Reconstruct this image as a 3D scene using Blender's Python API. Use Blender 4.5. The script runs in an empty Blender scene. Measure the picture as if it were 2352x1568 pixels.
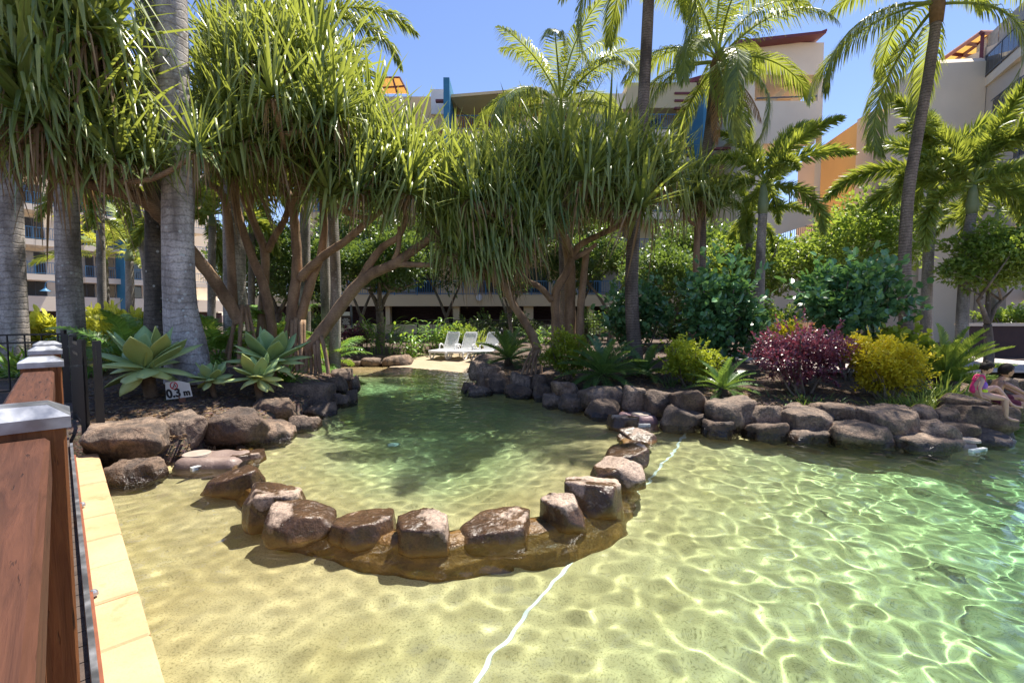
import bpy, bmesh, math, random
import numpy as np
from mathutils import Vector, Matrix, Euler

# ------------------------------------------------------------------ camera, sky, sun, exposure
sc = bpy.context.scene
COL = sc.collection
R = math.radians
F = 1078.0                      # focal length in units of a 2352 px wide picture
CAMZ = 1.9                      # metres above the outer pool's water
PITCH = R(3.29)
cd = bpy.data.cameras.new('camera'); cam = bpy.data.objects.new('camera', cd); COL.objects.link(cam)
cd.sensor_width = 36.0; cd.lens = 36.0 * F / 2352.0; cd.clip_start = 0.05; cd.clip_end = 2000
cam.location = (0, 0, CAMZ); cam.rotation_euler = (R(90) - PITCH, 0, 0)
sc.camera = cam

SUN_DIR = Vector((-0.26, -0.31, -0.915)).normalized()      # the way the light travels
SUN_EL = math.asin(-SUN_DIR.z)
SUN_AZ = math.atan2(-SUN_DIR.x, -SUN_DIR.y)              # from +Y towards +X
world = bpy.data.worlds.new('World'); sc.world = world; world.use_nodes = True
wn = world.node_tree
sky = wn.nodes.new('ShaderNodeTexSky'); sky.sky_type = 'NISHITA'; sky.sun_disc = False
sky.sun_elevation = SUN_EL; sky.sun_rotation = SUN_AZ
sky.altitude = 0; sky.air_density = 1.0; sky.dust_density = 0.1; sky.ozone_density = 3.0
tint = wn.nodes.new('ShaderNodeMix'); tint.data_type = 'RGBA'; tint.blend_type = 'MULTIPLY'; tint.inputs[0].default_value = 1.0
tint.inputs[7].default_value = (0.95, 0.90, 1.02, 1)
wn.links.new(sky.outputs[0], tint.inputs[6]); wn.links.new(tint.outputs[2], wn.nodes['Background'].inputs[0])
wn.nodes['Background'].inputs[1].default_value = 0.10
sl = bpy.data.lights.new('sun', 'SUN'); sl.energy = 5.0; sl.angle = R(0.5); sl.color = (1.0, 0.94, 0.83)
sun = bpy.data.objects.new('sun', sl); COL.objects.link(sun)
sun.rotation_euler = SUN_DIR.to_track_quat('-Z', 'Y').to_euler()
sl.cycles.is_caustics_light = True
sc.view_settings.view_transform = 'Standard'; sc.view_settings.look = 'None'
sc.view_settings.exposure = 1.08; sc.view_settings.gamma = 1.0; sc.view_settings.use_curve_mapping = False
sc.cycles.use_denoising = True
sc.cycles.max_bounces = 10; sc.cycles.diffuse_bounces = 4; sc.cycles.transmission_bounces = 8
sc.cycles.sample_clamp_indirect = 6.0

# ------------------------------------------------------------------ helpers
SP, CP = math.sin(PITCH), math.cos(PITCH)
def ray(px, py):
    cx = (px - 1176.0) / F; cy = (784.0 - py) / F
    return np.array([cx, CP + cy * SP, cy * CP - SP])
def P(px, py, dep):
    d = ray(px, py); return d * (dep / d[1]) + np.array([0, 0, CAMZ])
def G(px, py, z=0.0):
    d = ray(px, py); return d * ((z - CAMZ) / d[2]) + np.array([0, 0, CAMZ])

ORG = {}
class MB:
    def __init__(s): s.v = []; s.f = {}; s.t = []; s.n = 0
    def add(s, v, f, tone=0.5):
        v = np.asarray(v, float).reshape(-1, 3); b = s.n
        s.v.append(v); s.n += len(v)
        s.t.append(np.full(len(v), tone) if np.isscalar(tone) else np.asarray(tone, float))
        if isinstance(f, np.ndarray):
            s.f.setdefault(f.shape[1], []).append(f + b)
        else:
            for q in f: s.f.setdefault(len(q), []).append(np.array([q]) + b)
        return s
    def mesh(s, name, mat, smooth=False, org=(0, 0, 0)):
        V = np.concatenate(s.v) - np.asarray(org, float)
        me = bpy.data.meshes.new(name)
        me.vertices.add(len(V)); me.vertices.foreach_set('co', V.astype(np.float32).ravel())
        idx = []; st = []; tot = 0
        for k, L in s.f.items():
            A = np.concatenate(L); idx.append(A.ravel()); st.append(np.arange(len(A)) * k + tot); tot += A.size
        idx = np.concatenate(idx).astype(np.int32); st = np.concatenate(st).astype(np.int32)
        me.loops.add(len(idx)); me.loops.foreach_set('vertex_index', idx)
        me.polygons.add(len(st)); me.polygons.foreach_set('loop_start', st)
        a = me.attributes.new('tone', 'FLOAT', 'POINT'); a.data.foreach_set('value', np.concatenate(s.t).astype(np.float32))
        me.update(calc_edges=True); me.validate()
        if smooth: me.shade_smooth()
        else: me.shade_flat()
        if mat: me.materials.append(mat)
        return me
    def build(s, name, mat, parent=None, smooth=False, org=None):
        if org is None:
            if parent is not None: org = ORG[parent.name]
            else:
                V = np.concatenate(s.v); lo = V.min(0); hi = V.max(0)
                org = np.array([(lo[0] + hi[0]) / 2, (lo[1] + hi[1]) / 2, lo[2]])
        org = np.asarray(org, float)
        o = bpy.data.objects.new(name, s.mesh(name, mat, smooth, org)); COL.objects.link(o)
        if parent is not None: o.parent = parent
        else: o.location = org
        ORG[o.name] = org
        return o
def tag(o, label=None, cat=None, group=None, kind=None):
    if label: o['label'] = label
    if cat: o['category'] = cat
    if group: o['group'] = group
    if kind: o['kind'] = kind
    return o
def thing(name, label, cat, loc, group=None):
    o = bpy.data.objects.new(name, None); COL.objects.link(o); o.location = tuple(loc); o.empty_display_size = 0.1
    ORG[o.name] = np.asarray(loc, float)
    return tag(o, label, cat, group)
def inst(name, me, parent, loc, rot=(0, 0, 0), scale=1.0):
    o = bpy.data.objects.new(name, me); COL.objects.link(o)
    o.parent = parent; o.location = tuple(np.asarray(loc, float) - ORG[parent.name])
    o.rotation_euler = rot; o.scale = (scale,) * 3 if np.isscalar(scale) else scale
    return o

BOXF = [(0, 1, 3, 2), (4, 6, 7, 5), (0, 4, 5, 1), (2, 3, 7, 6), (0, 2, 6, 4), (1, 5, 7, 3)]
def obox(mb, o, u, v, w, tone=0.5):
    """box: corner o and three edge vectors"""
    o, u, v, w = (np.asarray(a, float) for a in (o, u, v, w))
    c = [o + i * u + j * v + k * w for i in (0, 1) for j in (0, 1) for k in (0, 1)]
    if np.dot(np.cross(u, v), w) > 0: return mb.add(c, BOXF, tone)
    return mb.add(c, [q[::-1] for q in BOXF], tone)
def box(mb, x0, x1, y0, y1, z0, z1, tone=0.5):
    return obox(mb, (x0, y0, z0), (x1 - x0, 0, 0), (0, y1 - y0, 0), (0, 0, z1 - z0), tone)
def cbox(mb, o, u, v, w, c=0.01, tone=0.5):
    """box with chamfered edges"""
    o, u, v, w = (np.asarray(a, float) for a in (o, u, v, w))
    lu, lv, lw = (np.linalg.norm(a) for a in (u, v, w)); eu, ev, ew = u / lu, v / lv, w / lw
    pts = []
    for i in (0, 1):
        for j in (0, 1):
            for k in (0, 1):
                p = o + i * u + j * v + k * w; du, dv, dw = eu * c * (1 - 2 * i), ev * c * (1 - 2 * j), ew * c * (1 - 2 * k)
                pts += [p + dv + dw, p + du + dw, p + du + dv]
    I = lambda i, j, k, a: ((i * 2 + j) * 2 + k) * 3 + a
    fs = []
    for i in (0, 1): fs.append((I(i,0,0,0), I(i,1,0,0), I(i,1,1,0), I(i,0,1,0)))
    for j in (0, 1): fs.append((I(0,j,0,1), I(1,j,0,1), I(1,j,1,1), I(0,j,1,1)))
    for k in (0, 1): fs.append((I(0,0,k,2), I(1,0,k,2), I(1,1,k,2), I(0,1,k,2)))
    for a in (0, 1):
        for b in (0, 1):
            fs.append((I(0,a,b,1), I(1,a,b,1), I(1,a,b,2), I(0,a,b,2)))
            fs.append((I(a,0,b,0), I(a,1,b,0), I(a,1,b,2), I(a,0,b,2)))
            fs.append((I(a,b,0,0), I(a,b,1,0), I(a,b,1,1), I(a,b,0,1)))
    for i in (0, 1):
        for j in (0, 1):
            for k in (0, 1): fs.append((I(i,j,k,0), I(i,j,k,1), I(i,j,k,2)))
    cen = o + (u + v + w) / 2; pts = np.array(pts); out = []
    for q in fs:
        a, b, d = pts[q[0]], pts[q[1]], pts[q[2]]
        out.append(q if np.dot(np.cross(b - a, d - a), pts[list(q)].mean(0) - cen) > 0 else q[::-1])
    return mb.add(pts, out, tone)
def smooth_path(pts, n=6):
    p = np.asarray(pts, float); p = np.vstack([2 * p[0] - p[1], p, 2 * p[-1] - p[-2]]); out = []
    for i in range(1, len(p) - 2):
        for k in range(n):
            t = k / n; a, b, c, d = p[i - 1], p[i], p[i + 1], p[i + 2]
            out.append(.5 * (2 * b + (c - a) * t + (2 * a - 5 * b + 4 * c - d) * t * t + (3 * b - a - 3 * c + d) * t ** 3))
    out.append(p[-2]); return np.array(out)
def tube(mb, path, rad, sides=8, tone=0.5, cap=True):
    path = np.asarray(path, float); n = len(path); rad = np.broadcast_to(np.asarray(rad, float), (n,))
    tan = np.gradient(path, axis=0); tan /= np.linalg.norm(tan, axis=1)[:, None] + 1e-9
    ref = np.array([1., 0, 0]) if abs(tan[0][0]) < .8 else np.array([0, 1., 0])
    u = np.cross(tan, ref); u /= np.linalg.norm(u, axis=1)[:, None] + 1e-9; w = np.cross(tan, u)
    a = np.arange(sides) * 2 * math.pi / sides
    V = path[:, None] + rad[:, None, None] * (np.cos(a)[None, :, None] * u[:, None] + np.sin(a)[None, :, None] * w[:, None])
    i = np.arange(n * sides).reshape(n, sides); j = np.roll(i, -1, 1)
    Q = np.stack([i[:-1], j[:-1], j[1:], i[1:]], -1).reshape(-1, 4)
    mb.add(V.reshape(-1, 3), Q, tone)
    if cap:
        b = mb.n - n * sides
        mb.f.setdefault(sides, []).append(np.array([list(range(b + sides - 1, b - 1, -1))]))
        mb.f.setdefault(sides, []).append(np.array([list(range(b + (n - 1) * sides, b + n * sides))]))
    return mb
def strip(mb, pts, wid, side, fold=0.0, tone=0.5):
    """leaf strip: centre line, half widths, side vectors; fold lifts the edges"""
    pts = np.asarray(pts, float); n = len(pts); wid = np.asarray(wid, float)[:, None]
    side = np.broadcast_to(np.asarray(side, float), (n, 3))
    if fold:
        tan = np.gradient(pts, axis=0); nor = np.cross(side, tan); nor /= np.linalg.norm(nor, axis=1)[:, None] + 1e-9
        V = np.stack([pts - side * wid + nor * wid * fold, pts, pts + side * wid + nor * wid * fold], 1); k = 3
    else:
        V = np.stack([pts - side * wid, pts + side * wid], 1); k = 2
    i = np.arange(n * k).reshape(n, k)
    Q = np.concatenate([np.stack([i[:-1, c], i[:-1, c + 1], i[1:, c + 1], i[1:, c]], -1).reshape(-1, 4) for c in range(k - 1)])
    return mb.add(V.reshape(-1, 3), Q, tone)
def lathe(mb, cen, prof, seg=20, tone=0.5):
    """profile [(r,z)] turned about a vertical axis through cen"""
    a = np.arange(seg) * 2 * math.pi / seg; n = len(prof)
    V = np.array([[cen[0] + r * math.cos(t), cen[1] + r * math.sin(t), cen[2] + z] for r, z in prof for t in a])
    i = np.arange(n * seg).reshape(n, seg); j = np.roll(i, -1, 1)
    return mb.add(V, np.stack([i[:-1], j[:-1], j[1:], i[1:]], -1).reshape(-1, 4), tone)
def prism(mb, poly, vec, tone=0.5):
    """flat polygon (3-D points) pushed along vec"""
    p = np.asarray(poly, float); n = len(p); q = p + np.asarray(vec, float)
    nor = sum(np.cross(p[i] - p[0], p[(i + 1) % n] - p[0]) for i in range(1, n - 1))
    fs = [tuple(range(n))[::-1], tuple(range(n, 2 * n))] + [(i, (i + 1) % n, n + (i + 1) % n, n + i) for i in range(n)]
    if np.dot(nor, vec) < 0: fs = [f[::-1] for f in fs]
    return mb.add(np.vstack([p, q]), fs, tone)

# ------------------------------------------------------------------ materials
class NT:
    def __init__(s, name):
        s.m = bpy.data.materials.new(name); s.m.use_nodes = True; s.t = s.m.node_tree; s.n = s.t.nodes
        s.b = s.n['Principled BSDF']; s.out = s.n['Material Output']; s._pos = None
    def node(s, ty, **kw):
        x = s.n.new(ty)
        for k, v in kw.items():
            if isinstance(k, str) and hasattr(x, k) and k not in ('inputs',): setattr(x, k, v)
        return x
    def ln(s, a, b): s.t.links.new(a, b)
    def pos(s):
        if s._pos is None: s._pos = s.n.new('ShaderNodeNewGeometry').outputs['Position']
        return s._pos
    def obj(s): return s.n.new('ShaderNodeTexCoord').outputs['Object']
    def mapping(s, vec, scale):
        x = s.n.new('ShaderNodeMapping'); x.inputs['Scale'].default_value = scale; s.ln(vec, x.inputs[0]); return x.outputs[0]
    def noise(s, vec, scale, detail=4, rough=.55, dist=0):
        x = s.n.new('ShaderNodeTexNoise'); x.inputs['Scale'].default_value = scale; x.inputs['Detail'].default_value = detail
        x.inputs['Roughness'].default_value = rough; x.inputs['Distortion'].default_value = dist
        s.ln(vec, x.inputs['Vector']); return x.outputs['Fac']
    def voro(s, vec, scale, feature='F1', out='Distance', rnd=1.0):
        x = s.n.new('ShaderNodeTexVoronoi'); x.feature = feature; x.inputs['Scale'].default_value = scale
        x.inputs['Randomness'].default_value = rnd; s.ln(vec, x.inputs['Vector']); return x.outputs[out]
    def wave(s, vec, scale, dist=2, ds=2, axis='Z', prof='SIN'):
        x = s.n.new('ShaderNodeTexWave'); x.bands_direction = axis; x.wave_profile = prof
        x.inputs['Scale'].default_value = scale; x.inputs['Distortion'].default_value = dist; x.inputs['Detail Scale'].default_value = ds
        s.ln(vec, x.inputs['Vector']); return x.outputs['Fac']
    def ramp(s, fac, stops, interp='LINEAR'):
        x = s.n.new('ShaderNodeValToRGB'); x.color_ramp.interpolation = interp; e = x.color_ramp.elements
        while len(e) < len(stops): e.new(.5)
        for q, (p, c) in zip(e, stops):
            q.position = p; q.color = (c, c, c, 1) if np.isscalar(c) else (*c, 1)
        s.ln(fac, x.inputs[0]); return x.outputs[0]
    def mix(s, fac, a, b, mode='MIX'):
        x = s.n.new('ShaderNodeMix'); x.data_type = 'RGBA'; x.blend_type = mode
        for sock, v in ((x.inputs[0], fac), (x.inputs[6], a), (x.inputs[7], b)):
            if hasattr(v, 'links') or hasattr(v, 'is_linked'): s.ln(v, sock)
            elif np.isscalar(v): sock.default_value = v
            else: sock.default_value = (*v, 1)
        return x.outputs[2]
    def math(s, op, a, b=0.0, c=None, clamp=False):
        x = s.n.new('ShaderNodeMath'); x.operation = op; x.use_clamp = clamp
        for i, v in enumerate((a, b) if c is None else (a, b, c)):
            if hasattr(v, 'is_linked'): s.ln(v, x.inputs[i])
            else: x.inputs[i].default_value = v
        return x.outputs[0]
    def attr(s, name='tone'):
        x = s.n.new('ShaderNodeAttribute'); x.attribute_name = name; return x.outputs['Fac']
    def rnd(s): return s.n.new('ShaderNodeObjectInfo').outputs['Random']
    def z(s, vec=None):
        x = s.n.new('ShaderNodeSeparateXYZ'); s.ln(vec or s.pos(), x.inputs[0]); return x.outputs[2]
    def bump(s, h, strength=.4, dist=.02, prev=None):
        x = s.n.new('ShaderNodeBump'); x.inputs['Strength'].default_value = strength; x.inputs['Distance'].default_value = dist
        s.ln(h, x.inputs['Height'])
        if prev is not None: s.ln(prev, x.inputs['Normal'])
        s.ln(x.outputs[0], s.b.inputs['Normal']); return x.outputs[0]
    def color(s, c): s.ln(c, s.b.inputs['Base Color'])
    def set(s, **kw):
        for k, v in kw.items():
            i = s.b.inputs[k.replace('_', ' ')]
            if hasattr(v, 'is_linked'): s.ln(v, i)
            elif isinstance(v, tuple): i.default_value = (*v, 1)
            else: i.default_value = v
        return s
def plain(name, c1, c2=None, rough=.6, scale=3, bump=0, bscale=None, metallic=0, detail=5, spec=.5, coord='pos'):
    n = NT(name); v = n.pos() if coord == 'pos' else n.obj()
    f = n.noise(v, scale, detail)
    n.color(n.mix(n.ramp(f, [(.3, 0.), (.7, 1.)]), c1, c2 or tuple(.8 * x for x in c1)))
    n.set(Roughness=rough, Metallic=metallic, Specular_IOR_Level=spec)
    if bump: n.bump(n.noise(v, bscale or scale * 6, 5), bump, .02)
    return n.m
def leafmat(name, dark, light, trans, tf=.32, rough=.42, spec=.5, obj_var=.25, back=None):
    """leaf: tone attribute runs dark..light, some light passes through"""
    n = NT(name); t = n.attr()
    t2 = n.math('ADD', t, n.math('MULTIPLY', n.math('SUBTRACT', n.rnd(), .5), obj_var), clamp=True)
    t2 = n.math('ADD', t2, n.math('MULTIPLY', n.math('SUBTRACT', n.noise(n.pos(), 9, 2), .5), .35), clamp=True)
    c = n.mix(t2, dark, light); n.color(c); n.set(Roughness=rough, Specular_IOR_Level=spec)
    tr = n.n.new('ShaderNodeBsdfTranslucent'); n.ln(n.mix(t2, tuple(.6 * x for x in trans), trans), tr.inputs[0])
    mx = n.n.new('ShaderNodeMixShader'); mx.inputs[0].default_value = tf
    n.ln(n.b.outputs[0], mx.inputs[1]); n.ln(tr.outputs[0], mx.inputs[2]); n.ln(mx.outputs[0], n.out.inputs['Surface'])
    return n.m
def ordn(i):
    W = ('first second third fourth fifth sixth seventh eighth ninth tenth eleventh twelfth thirteenth fourteenth fifteenth sixteenth '
         'seventeenth eighteenth nineteenth twentieth').split()
    return W[i - 1] if i <= 20 else 'twenty-' + W[i - 21]
# ------------------------------------------------------------------ the pool's outline and the lie of the land
A44 = math.atan(1041.0 / F)
DD = np.array([-math.sin(A44), math.cos(A44), 0.0]); RR = np.array([math.cos(A44), math.sin(A44), 0.0])
def BR(s, t, z=0.0): return RR * s + DD * t + np.array([0, 0, z])        # bridge frame: s across (pool side +), t along
WIN = 0.03                                                             # inner basin stands a little higher
LEFT_PX = [(238, 1078), (300, 1096), (365, 1083), (400, 1068), (530, 1050), (548, 1028), (620, 1008), (668, 1000), (690, 976), (730, 970),
           (770, 946), (800, 922), (815, 899), (820, 880), (803, 857), (772, 843), (800, 839), (880, 838), (925, 842), (1000, 850), (1079, 858)]
RIGHT_PX = [(1074, 874), (1062, 888), (1070, 900), (1130, 902), (1225, 908), (1288, 928), (1346, 938), (1429, 952), (1520, 966), (1614, 978),
            (1703, 991), (1805, 1000), (1896, 1009), (2055, 1020), (2197, 1028), (2318, 1014), (2312, 975), (2325, 948), (2400, 935), (2600, 930)]
SHORE = [BR(.305, -3)[:2], BR(.305, 7.35)[:2]] + [G(x, y, WIN)[:2] for x, y in LEFT_PX] + [G(x, y, 0)[:2] for x, y in RIGHT_PX] + \
        [np.array([16., 9.]), np.array([16., -3.])]
SHORE = np.array(SHORE)
def sdist(x, y, poly):
    """signed distance to a closed outline, positive outside"""
    x = np.asarray(x, float); y = np.asarray(y, float); d = np.full(x.shape, 1e9); ins = np.zeros(x.shape, bool)
    n = len(poly)
    for i in range(n):
        a = poly[i]; b = poly[(i + 1) % n]; e = b - a
        t = np.clip(((x - a[0]) * e[0] + (y - a[1]) * e[1]) / (e @ e + 1e-12), 0, 1)
        d = np.minimum(d, np.hypot(x - a[0] - t * e[0], y - a[1] - t * e[1]))
        c = ((a[1] > y) != (b[1] > y)) & (x < (b[0] - a[0]) * (y - a[1]) / (b[1] - a[1] + 1e-12) + a[0]); ins ^= c
    return np.where(ins, -d, d)
def sst(a, b, x): t = np.clip((x - a) / (b - a), 0, 1); return t * t * (3 - 2 * t)
def nz(x, y, s=0.0):
    return (np.sin(1.7 * x + 2.3 * y + s) + np.sin(-2.9 * x + 1.3 * y + 2 * s + 1) * .7 + np.sin(4.1 * x + 3.7 * y + s * 3) * .4 + np.sin(7.3 * x - 6.1 * y + s) * .25) / 2.35
def gz(x, y):
    """height of the planted ground"""
    x = np.asarray(x, float); y = np.asarray(y, float)
    d = sdist(x, y, SHORE)
    z = -1.6 + 1.86 * sst(.22, .55, d) + .085 * np.clip(d - .4, 0, 3.4) + .03 * nz(x, y)
    z = z + .32 * np.exp(-(((x + 6.2) / 1.7) ** 2 + ((y - 10.0) / 1.5) ** 2)) + .12 * np.exp(-(((x + 3.9) / 1.2) ** 2 + ((y - 11.5) / 1.6) ** 2))
    be = sst(0, .8, x + 4.6) * sst(0, .6, -1.25 - x) * sst(0, .5, y - 14.0) * sst(0, 1.0, 20.3 - y)
    z = z * (1 - be) + (-.5) * be
    s = x * RR[0] + y * RR[1]; t = x * DD[0] + y * DD[1]
    br = sst(-3.2, -2.9, s) * sst(.32, .26, s) * sst(8.7, 8.4, t)
    z = z * (1 - br) + (-.6) * br
    pv = sst(.0, .6, x - 7.4) * sst(0, .5, y - 10.2) * sst(.6, 0, y - 17)           # paved walk on the right
    z = z * (1 - pv) + np.minimum(z, .46) * pv
    return z
def gz1(x, y): return float(gz(np.array([x]), np.array([y]))[0])
def gridmesh(mb, xs, ys, zf, mask=None, tone=None):
    X, Y = np.meshgrid(xs, ys); Z = zf(X, Y); ny, nx = X.shape
    i = np.arange(nx * ny).reshape(ny, nx); Q = np.stack([i[:-1, :-1], i[:-1, 1:], i[1:, 1:], i[1:, :-1]], -1)
    if mask is not None: Q = Q[mask(.25 * (X[:-1, :-1] + X[1:, 1:] + X[:-1, 1:] + X[1:, :-1]), .25 * (Y[:-1, :-1] + Y[1:, 1:] + Y[:-1, 1:] + Y[1:, :-1]))]
    Q = Q.reshape(-1, 4); V = np.stack([X, Y, Z], -1).reshape(-1, 3)
    used = np.unique(Q); re = np.full(len(V), -1); re[used] = np.arange(len(used))
    t = .5 if tone is None else tone(X, Y).reshape(-1)[used]
    mb.add(V[used], re[Q], t); return mb

# ------------------------------------------------------------------ surface materials
n = NT('mulch'); v = n.pos()
f = n.noise(v, 22, 6, .7); f2 = n.noise(v, 1.3, 3)
vd = n.voro(n.mapping(v, (38, 24, 30)), 1.0, out='Color')
c = n.mix(n.ramp(f, [(.35, 0.), (.68, 1.)]), (.045, .028, .021), (.22, .15, .115))
c = n.mix(n.math('MULTIPLY', n.ramp(f2, [(.4, 0.), (.7, 1.)]), .5), c, (.17, .125, .095))
c = n.mix(.35, c, vd, 'MULTIPLY'); n.color(c); n.set(Roughness=.95); n.bump(f, .9, .04); MULCH = n.m

n = NT('sand'); v = n.pos()
c = n.mix(n.ramp(n.noise(v, 1.5, 5), [(.3, 0.), (.7, 1.)]), (.38, .29, .19), (.47, .38, .27)); c = n.mix(n.ramp(n.noise(v, 160, 2), [(.35, .55), (.6, 1.)]), (.2, .15, .09), c)
n.color(c); n.set(Roughness=.9); n.bump(n.noise(v, 60, 4), .3, .01); SAND = n.m

n = NT('pebble_plaster'); v = n.pos()
sp = n.noise(v, 75, 3, .7); big = n.noise(v, 1.1, 4)
c = n.mix(n.ramp(big, [(.3, 0.), (.7, 1.)]), (.43, .325, .155), (.56, .45, .25))
c = n.mix(n.ramp(sp, [(.30, 1.), (.50, 0.)]), c, (.22, .17, .07))
c = n.mix(n.ramp(n.voro(v, 90), [(.10, .7), (.22, 0.)]), c, (.16, .12, .05))
n.color(c); n.set(Roughness=.85); PLASTER = n.m

n = NT('water'); n.set(Transmission_Weight=1.0, Roughness=0.0, IOR=1.333)
a = n.attr(); D = n.math('MULTIPLY', a, -1.0)
def ex(k): return n.math('POWER', 2.71828, n.math('MULTIPLY', D, k))
cc = n.n.new('ShaderNodeCombineColor'); n.ln(ex(1.25), cc.inputs[0]); n.ln(ex(.14), cc.inputs[1]); n.ln(ex(.34), cc.inputs[2])
n.color(cc.outputs[0]); WATER = n.m

n = NT('rock'); v = n.pos(); ob = n.obj(); rv = n.rnd()
f = n.noise(v, 3.2, 7, .62); g = n.noise(v, 26, 5, .65)
c = n.ramp(f, [(.25, (.075, .046, .030)), (.42, (.19, .125, .085)), (.58, (.35, .25, .175)), (.78, (.50, .385, .29))])
c = n.mix(n.math('MULTIPLY', rv, .30), c, (.30, .26, .225)); c = n.mix(1.0, c, n.ramp(n.math('FRACT', n.math('MULTIPLY', rv, 7.31)), [(0., (.50, .46, .44)), (1., (1.05, 1.0, .96))]), 'MULTIPLY')
c = n.mix(n.ramp(g, [(.3, .8), (.55, 0.)]), c, (.05, .035, .028)); c = n.mix(1.0, c, n.ramp(n.noise(v, 75, 3, .7), [(.3, .55), (.7, 1.4)]), 'MULTIPLY')
st = n.ramp(n.noise(n.mapping(v, (5, 5, 1.4)), 1.0, 4, .6), [(.50, 0.), (.60, 1.)])          # run-off stains
c = n.mix(n.math('MULTIPLY', st, .60), c, (.045, .036, .032))
dv = n.n.new('ShaderNodeVectorMath'); dv.operation = 'ADD'; n.ln(v, dv.inputs[0]); nv = n.n.new('ShaderNodeTexNoise'); nv.inputs['Scale'].default_value = 5.0; n.ln(v, nv.inputs['Vector']); n.ln(nv.outputs['Color'], dv.inputs[1])
cr = n.math('MULTIPLY', n.ramp(n.voro(dv.outputs[0], 2.1, 'DISTANCE_TO_EDGE'), [(.0, 1.), (.011, 0.)]), n.ramp(n.noise(v, 1.9, 2), [(.5, 0.), (.6, 1.)]))
c = n.mix(n.math('MULTIPLY', cr, .55), c, (.02, .015, .012))
wet = n.ramp(n.math('ADD', n.z(), n.math('MULTIPLY', n.math('SUBTRACT', n.noise(v, 7, 3), .5), .16)), [(.075, 1.), (.125, 0.)])
c = n.mix(wet, c, n.mix(.80, c, (.10, .055, .022), 'MULTIPLY')); n.color(c)
n.set(Roughness=n.math('SUBTRACT', .82, n.math('MULTIPLY', wet, .62)))
b1 = n.bump(f, 1.0, .09); b2 = n.bump(g, .7, .025, b1); n.bump(n.math('SUBTRACT', 1.0, cr), .7, .02, b2); ROCK = n.m

n = NT('wet_rock'); v = n.pos(); f = n.noise(v, 3.0, 7, .62); g = n.noise(v, 28, 5, .65)
dry = n.ramp(n.math('ADD', n.noise(v, 2.6, 4), n.math('MULTIPLY', n.math('SUBTRACT', n.z(), .2), .9)), [(.50, 0.), (.55, 1.)])
wetc = n.ramp(f, [(.25, (.028, .016, .010)), (.5, (.085, .047, .025)), (.75, (.16, .092, .048))])
dryc = n.ramp(f, [(.25, (.25, .175, .13)), (.55, (.43, .32, .245)), (.8, (.55, .43, .33))])
c = n.mix(dry, wetc, dryc); c = n.mix(n.ramp(g, [(.3, .7), (.55, 0.)]), c, (.035, .022, .015)); c = n.mix(1.0, c, n.ramp(n.noise(v, 85, 3, .7), [(.3, .6), (.7, 1.35)]), 'MULTIPLY')
dv = n.n.new('ShaderNodeVectorMath'); dv.operation = 'ADD'; n.ln(v, dv.inputs[0]); nv = n.n.new('ShaderNodeTexNoise'); nv.inputs['Scale'].default_value = 6.0; n.ln(v, nv.inputs['Vector']); n.ln(nv.outputs['Color'], dv.inputs[1])
cr = n.math('MULTIPLY', n.ramp(n.voro(dv.outputs[0], 2.8, 'DISTANCE_TO_EDGE'), [(.0, 1.), (.010, 0.)]), n.ramp(n.noise(v, 2.4, 2), [(.48, 0.), (.58, 1.)])); c = n.mix(n.math('MULTIPLY', cr, .6), c, (.015, .01, .008))
alg = n.ramp(n.math('ADD', n.z(), n.math('MULTIPLY', n.math('SUBTRACT', g, .5), .06)), [(.0, 1.), (.05, 0.)])
c = n.mix(n.math('MULTIPLY', alg, .75), c, (.20, .105, .025)); n.color(c)
n.set(Roughness=n.math('ADD', n.math('MULTIPLY', dry, .55), .22))
b1 = n.bump(f, .8, .05); b2 = n.bump(g, .5, .018, b1); n.bump(n.math('SUBTRACT', 1.0, cr), .7, .02, b2); WETROCK = n.m

n = NT('weir_render'); v = n.pos(); f = n.noise(v, 6, 6, .6)
n.color(n.ramp(f, [(.3, (.07, .034, .010)), (.55, (.18, .095, .024)), (.8, (.34, .19, .055))])); n.set(Roughness=.35); n.bump(n.noise(v, 18, 5), .8, .04); WEIR = n.m

# ------------------------------------------------------------------ ground, floor, beach
xs = np.concatenate([[-400, -150, -60, -30, -20], np.arange(-14, 17.01, .16), [20, 30, 60, 150, 400]])
ys = np.concatenate([[-60, -20, -8], np.arange(-4, 21.01, .16), [23, 26, 30, 36, 45, 60, 100, 200, 600]])
mb = gridmesh(MB(), xs, ys, gz)
ground = tag(mb.build('ground', MULCH, smooth=True, org=(0, 0, 0)), kind='structure')

RP = []       # ring rocks: filled below, the weir follows them
RING_PX = [(577, 1052), (545, 1105), (628, 1180), (690, 1222), (835, 1240), (975, 1258), (1138, 1240), (1290, 1208), (1365, 1168), (1420, 1112),
           (1440, 1068), (1447, 1022), (1463, 1008), (1432, 982), (1440, 950)]
ring = smooth_path([np.append(G(x, y - 14, 0)[:2], 0) for x, y in RING_PX], 8)
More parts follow.
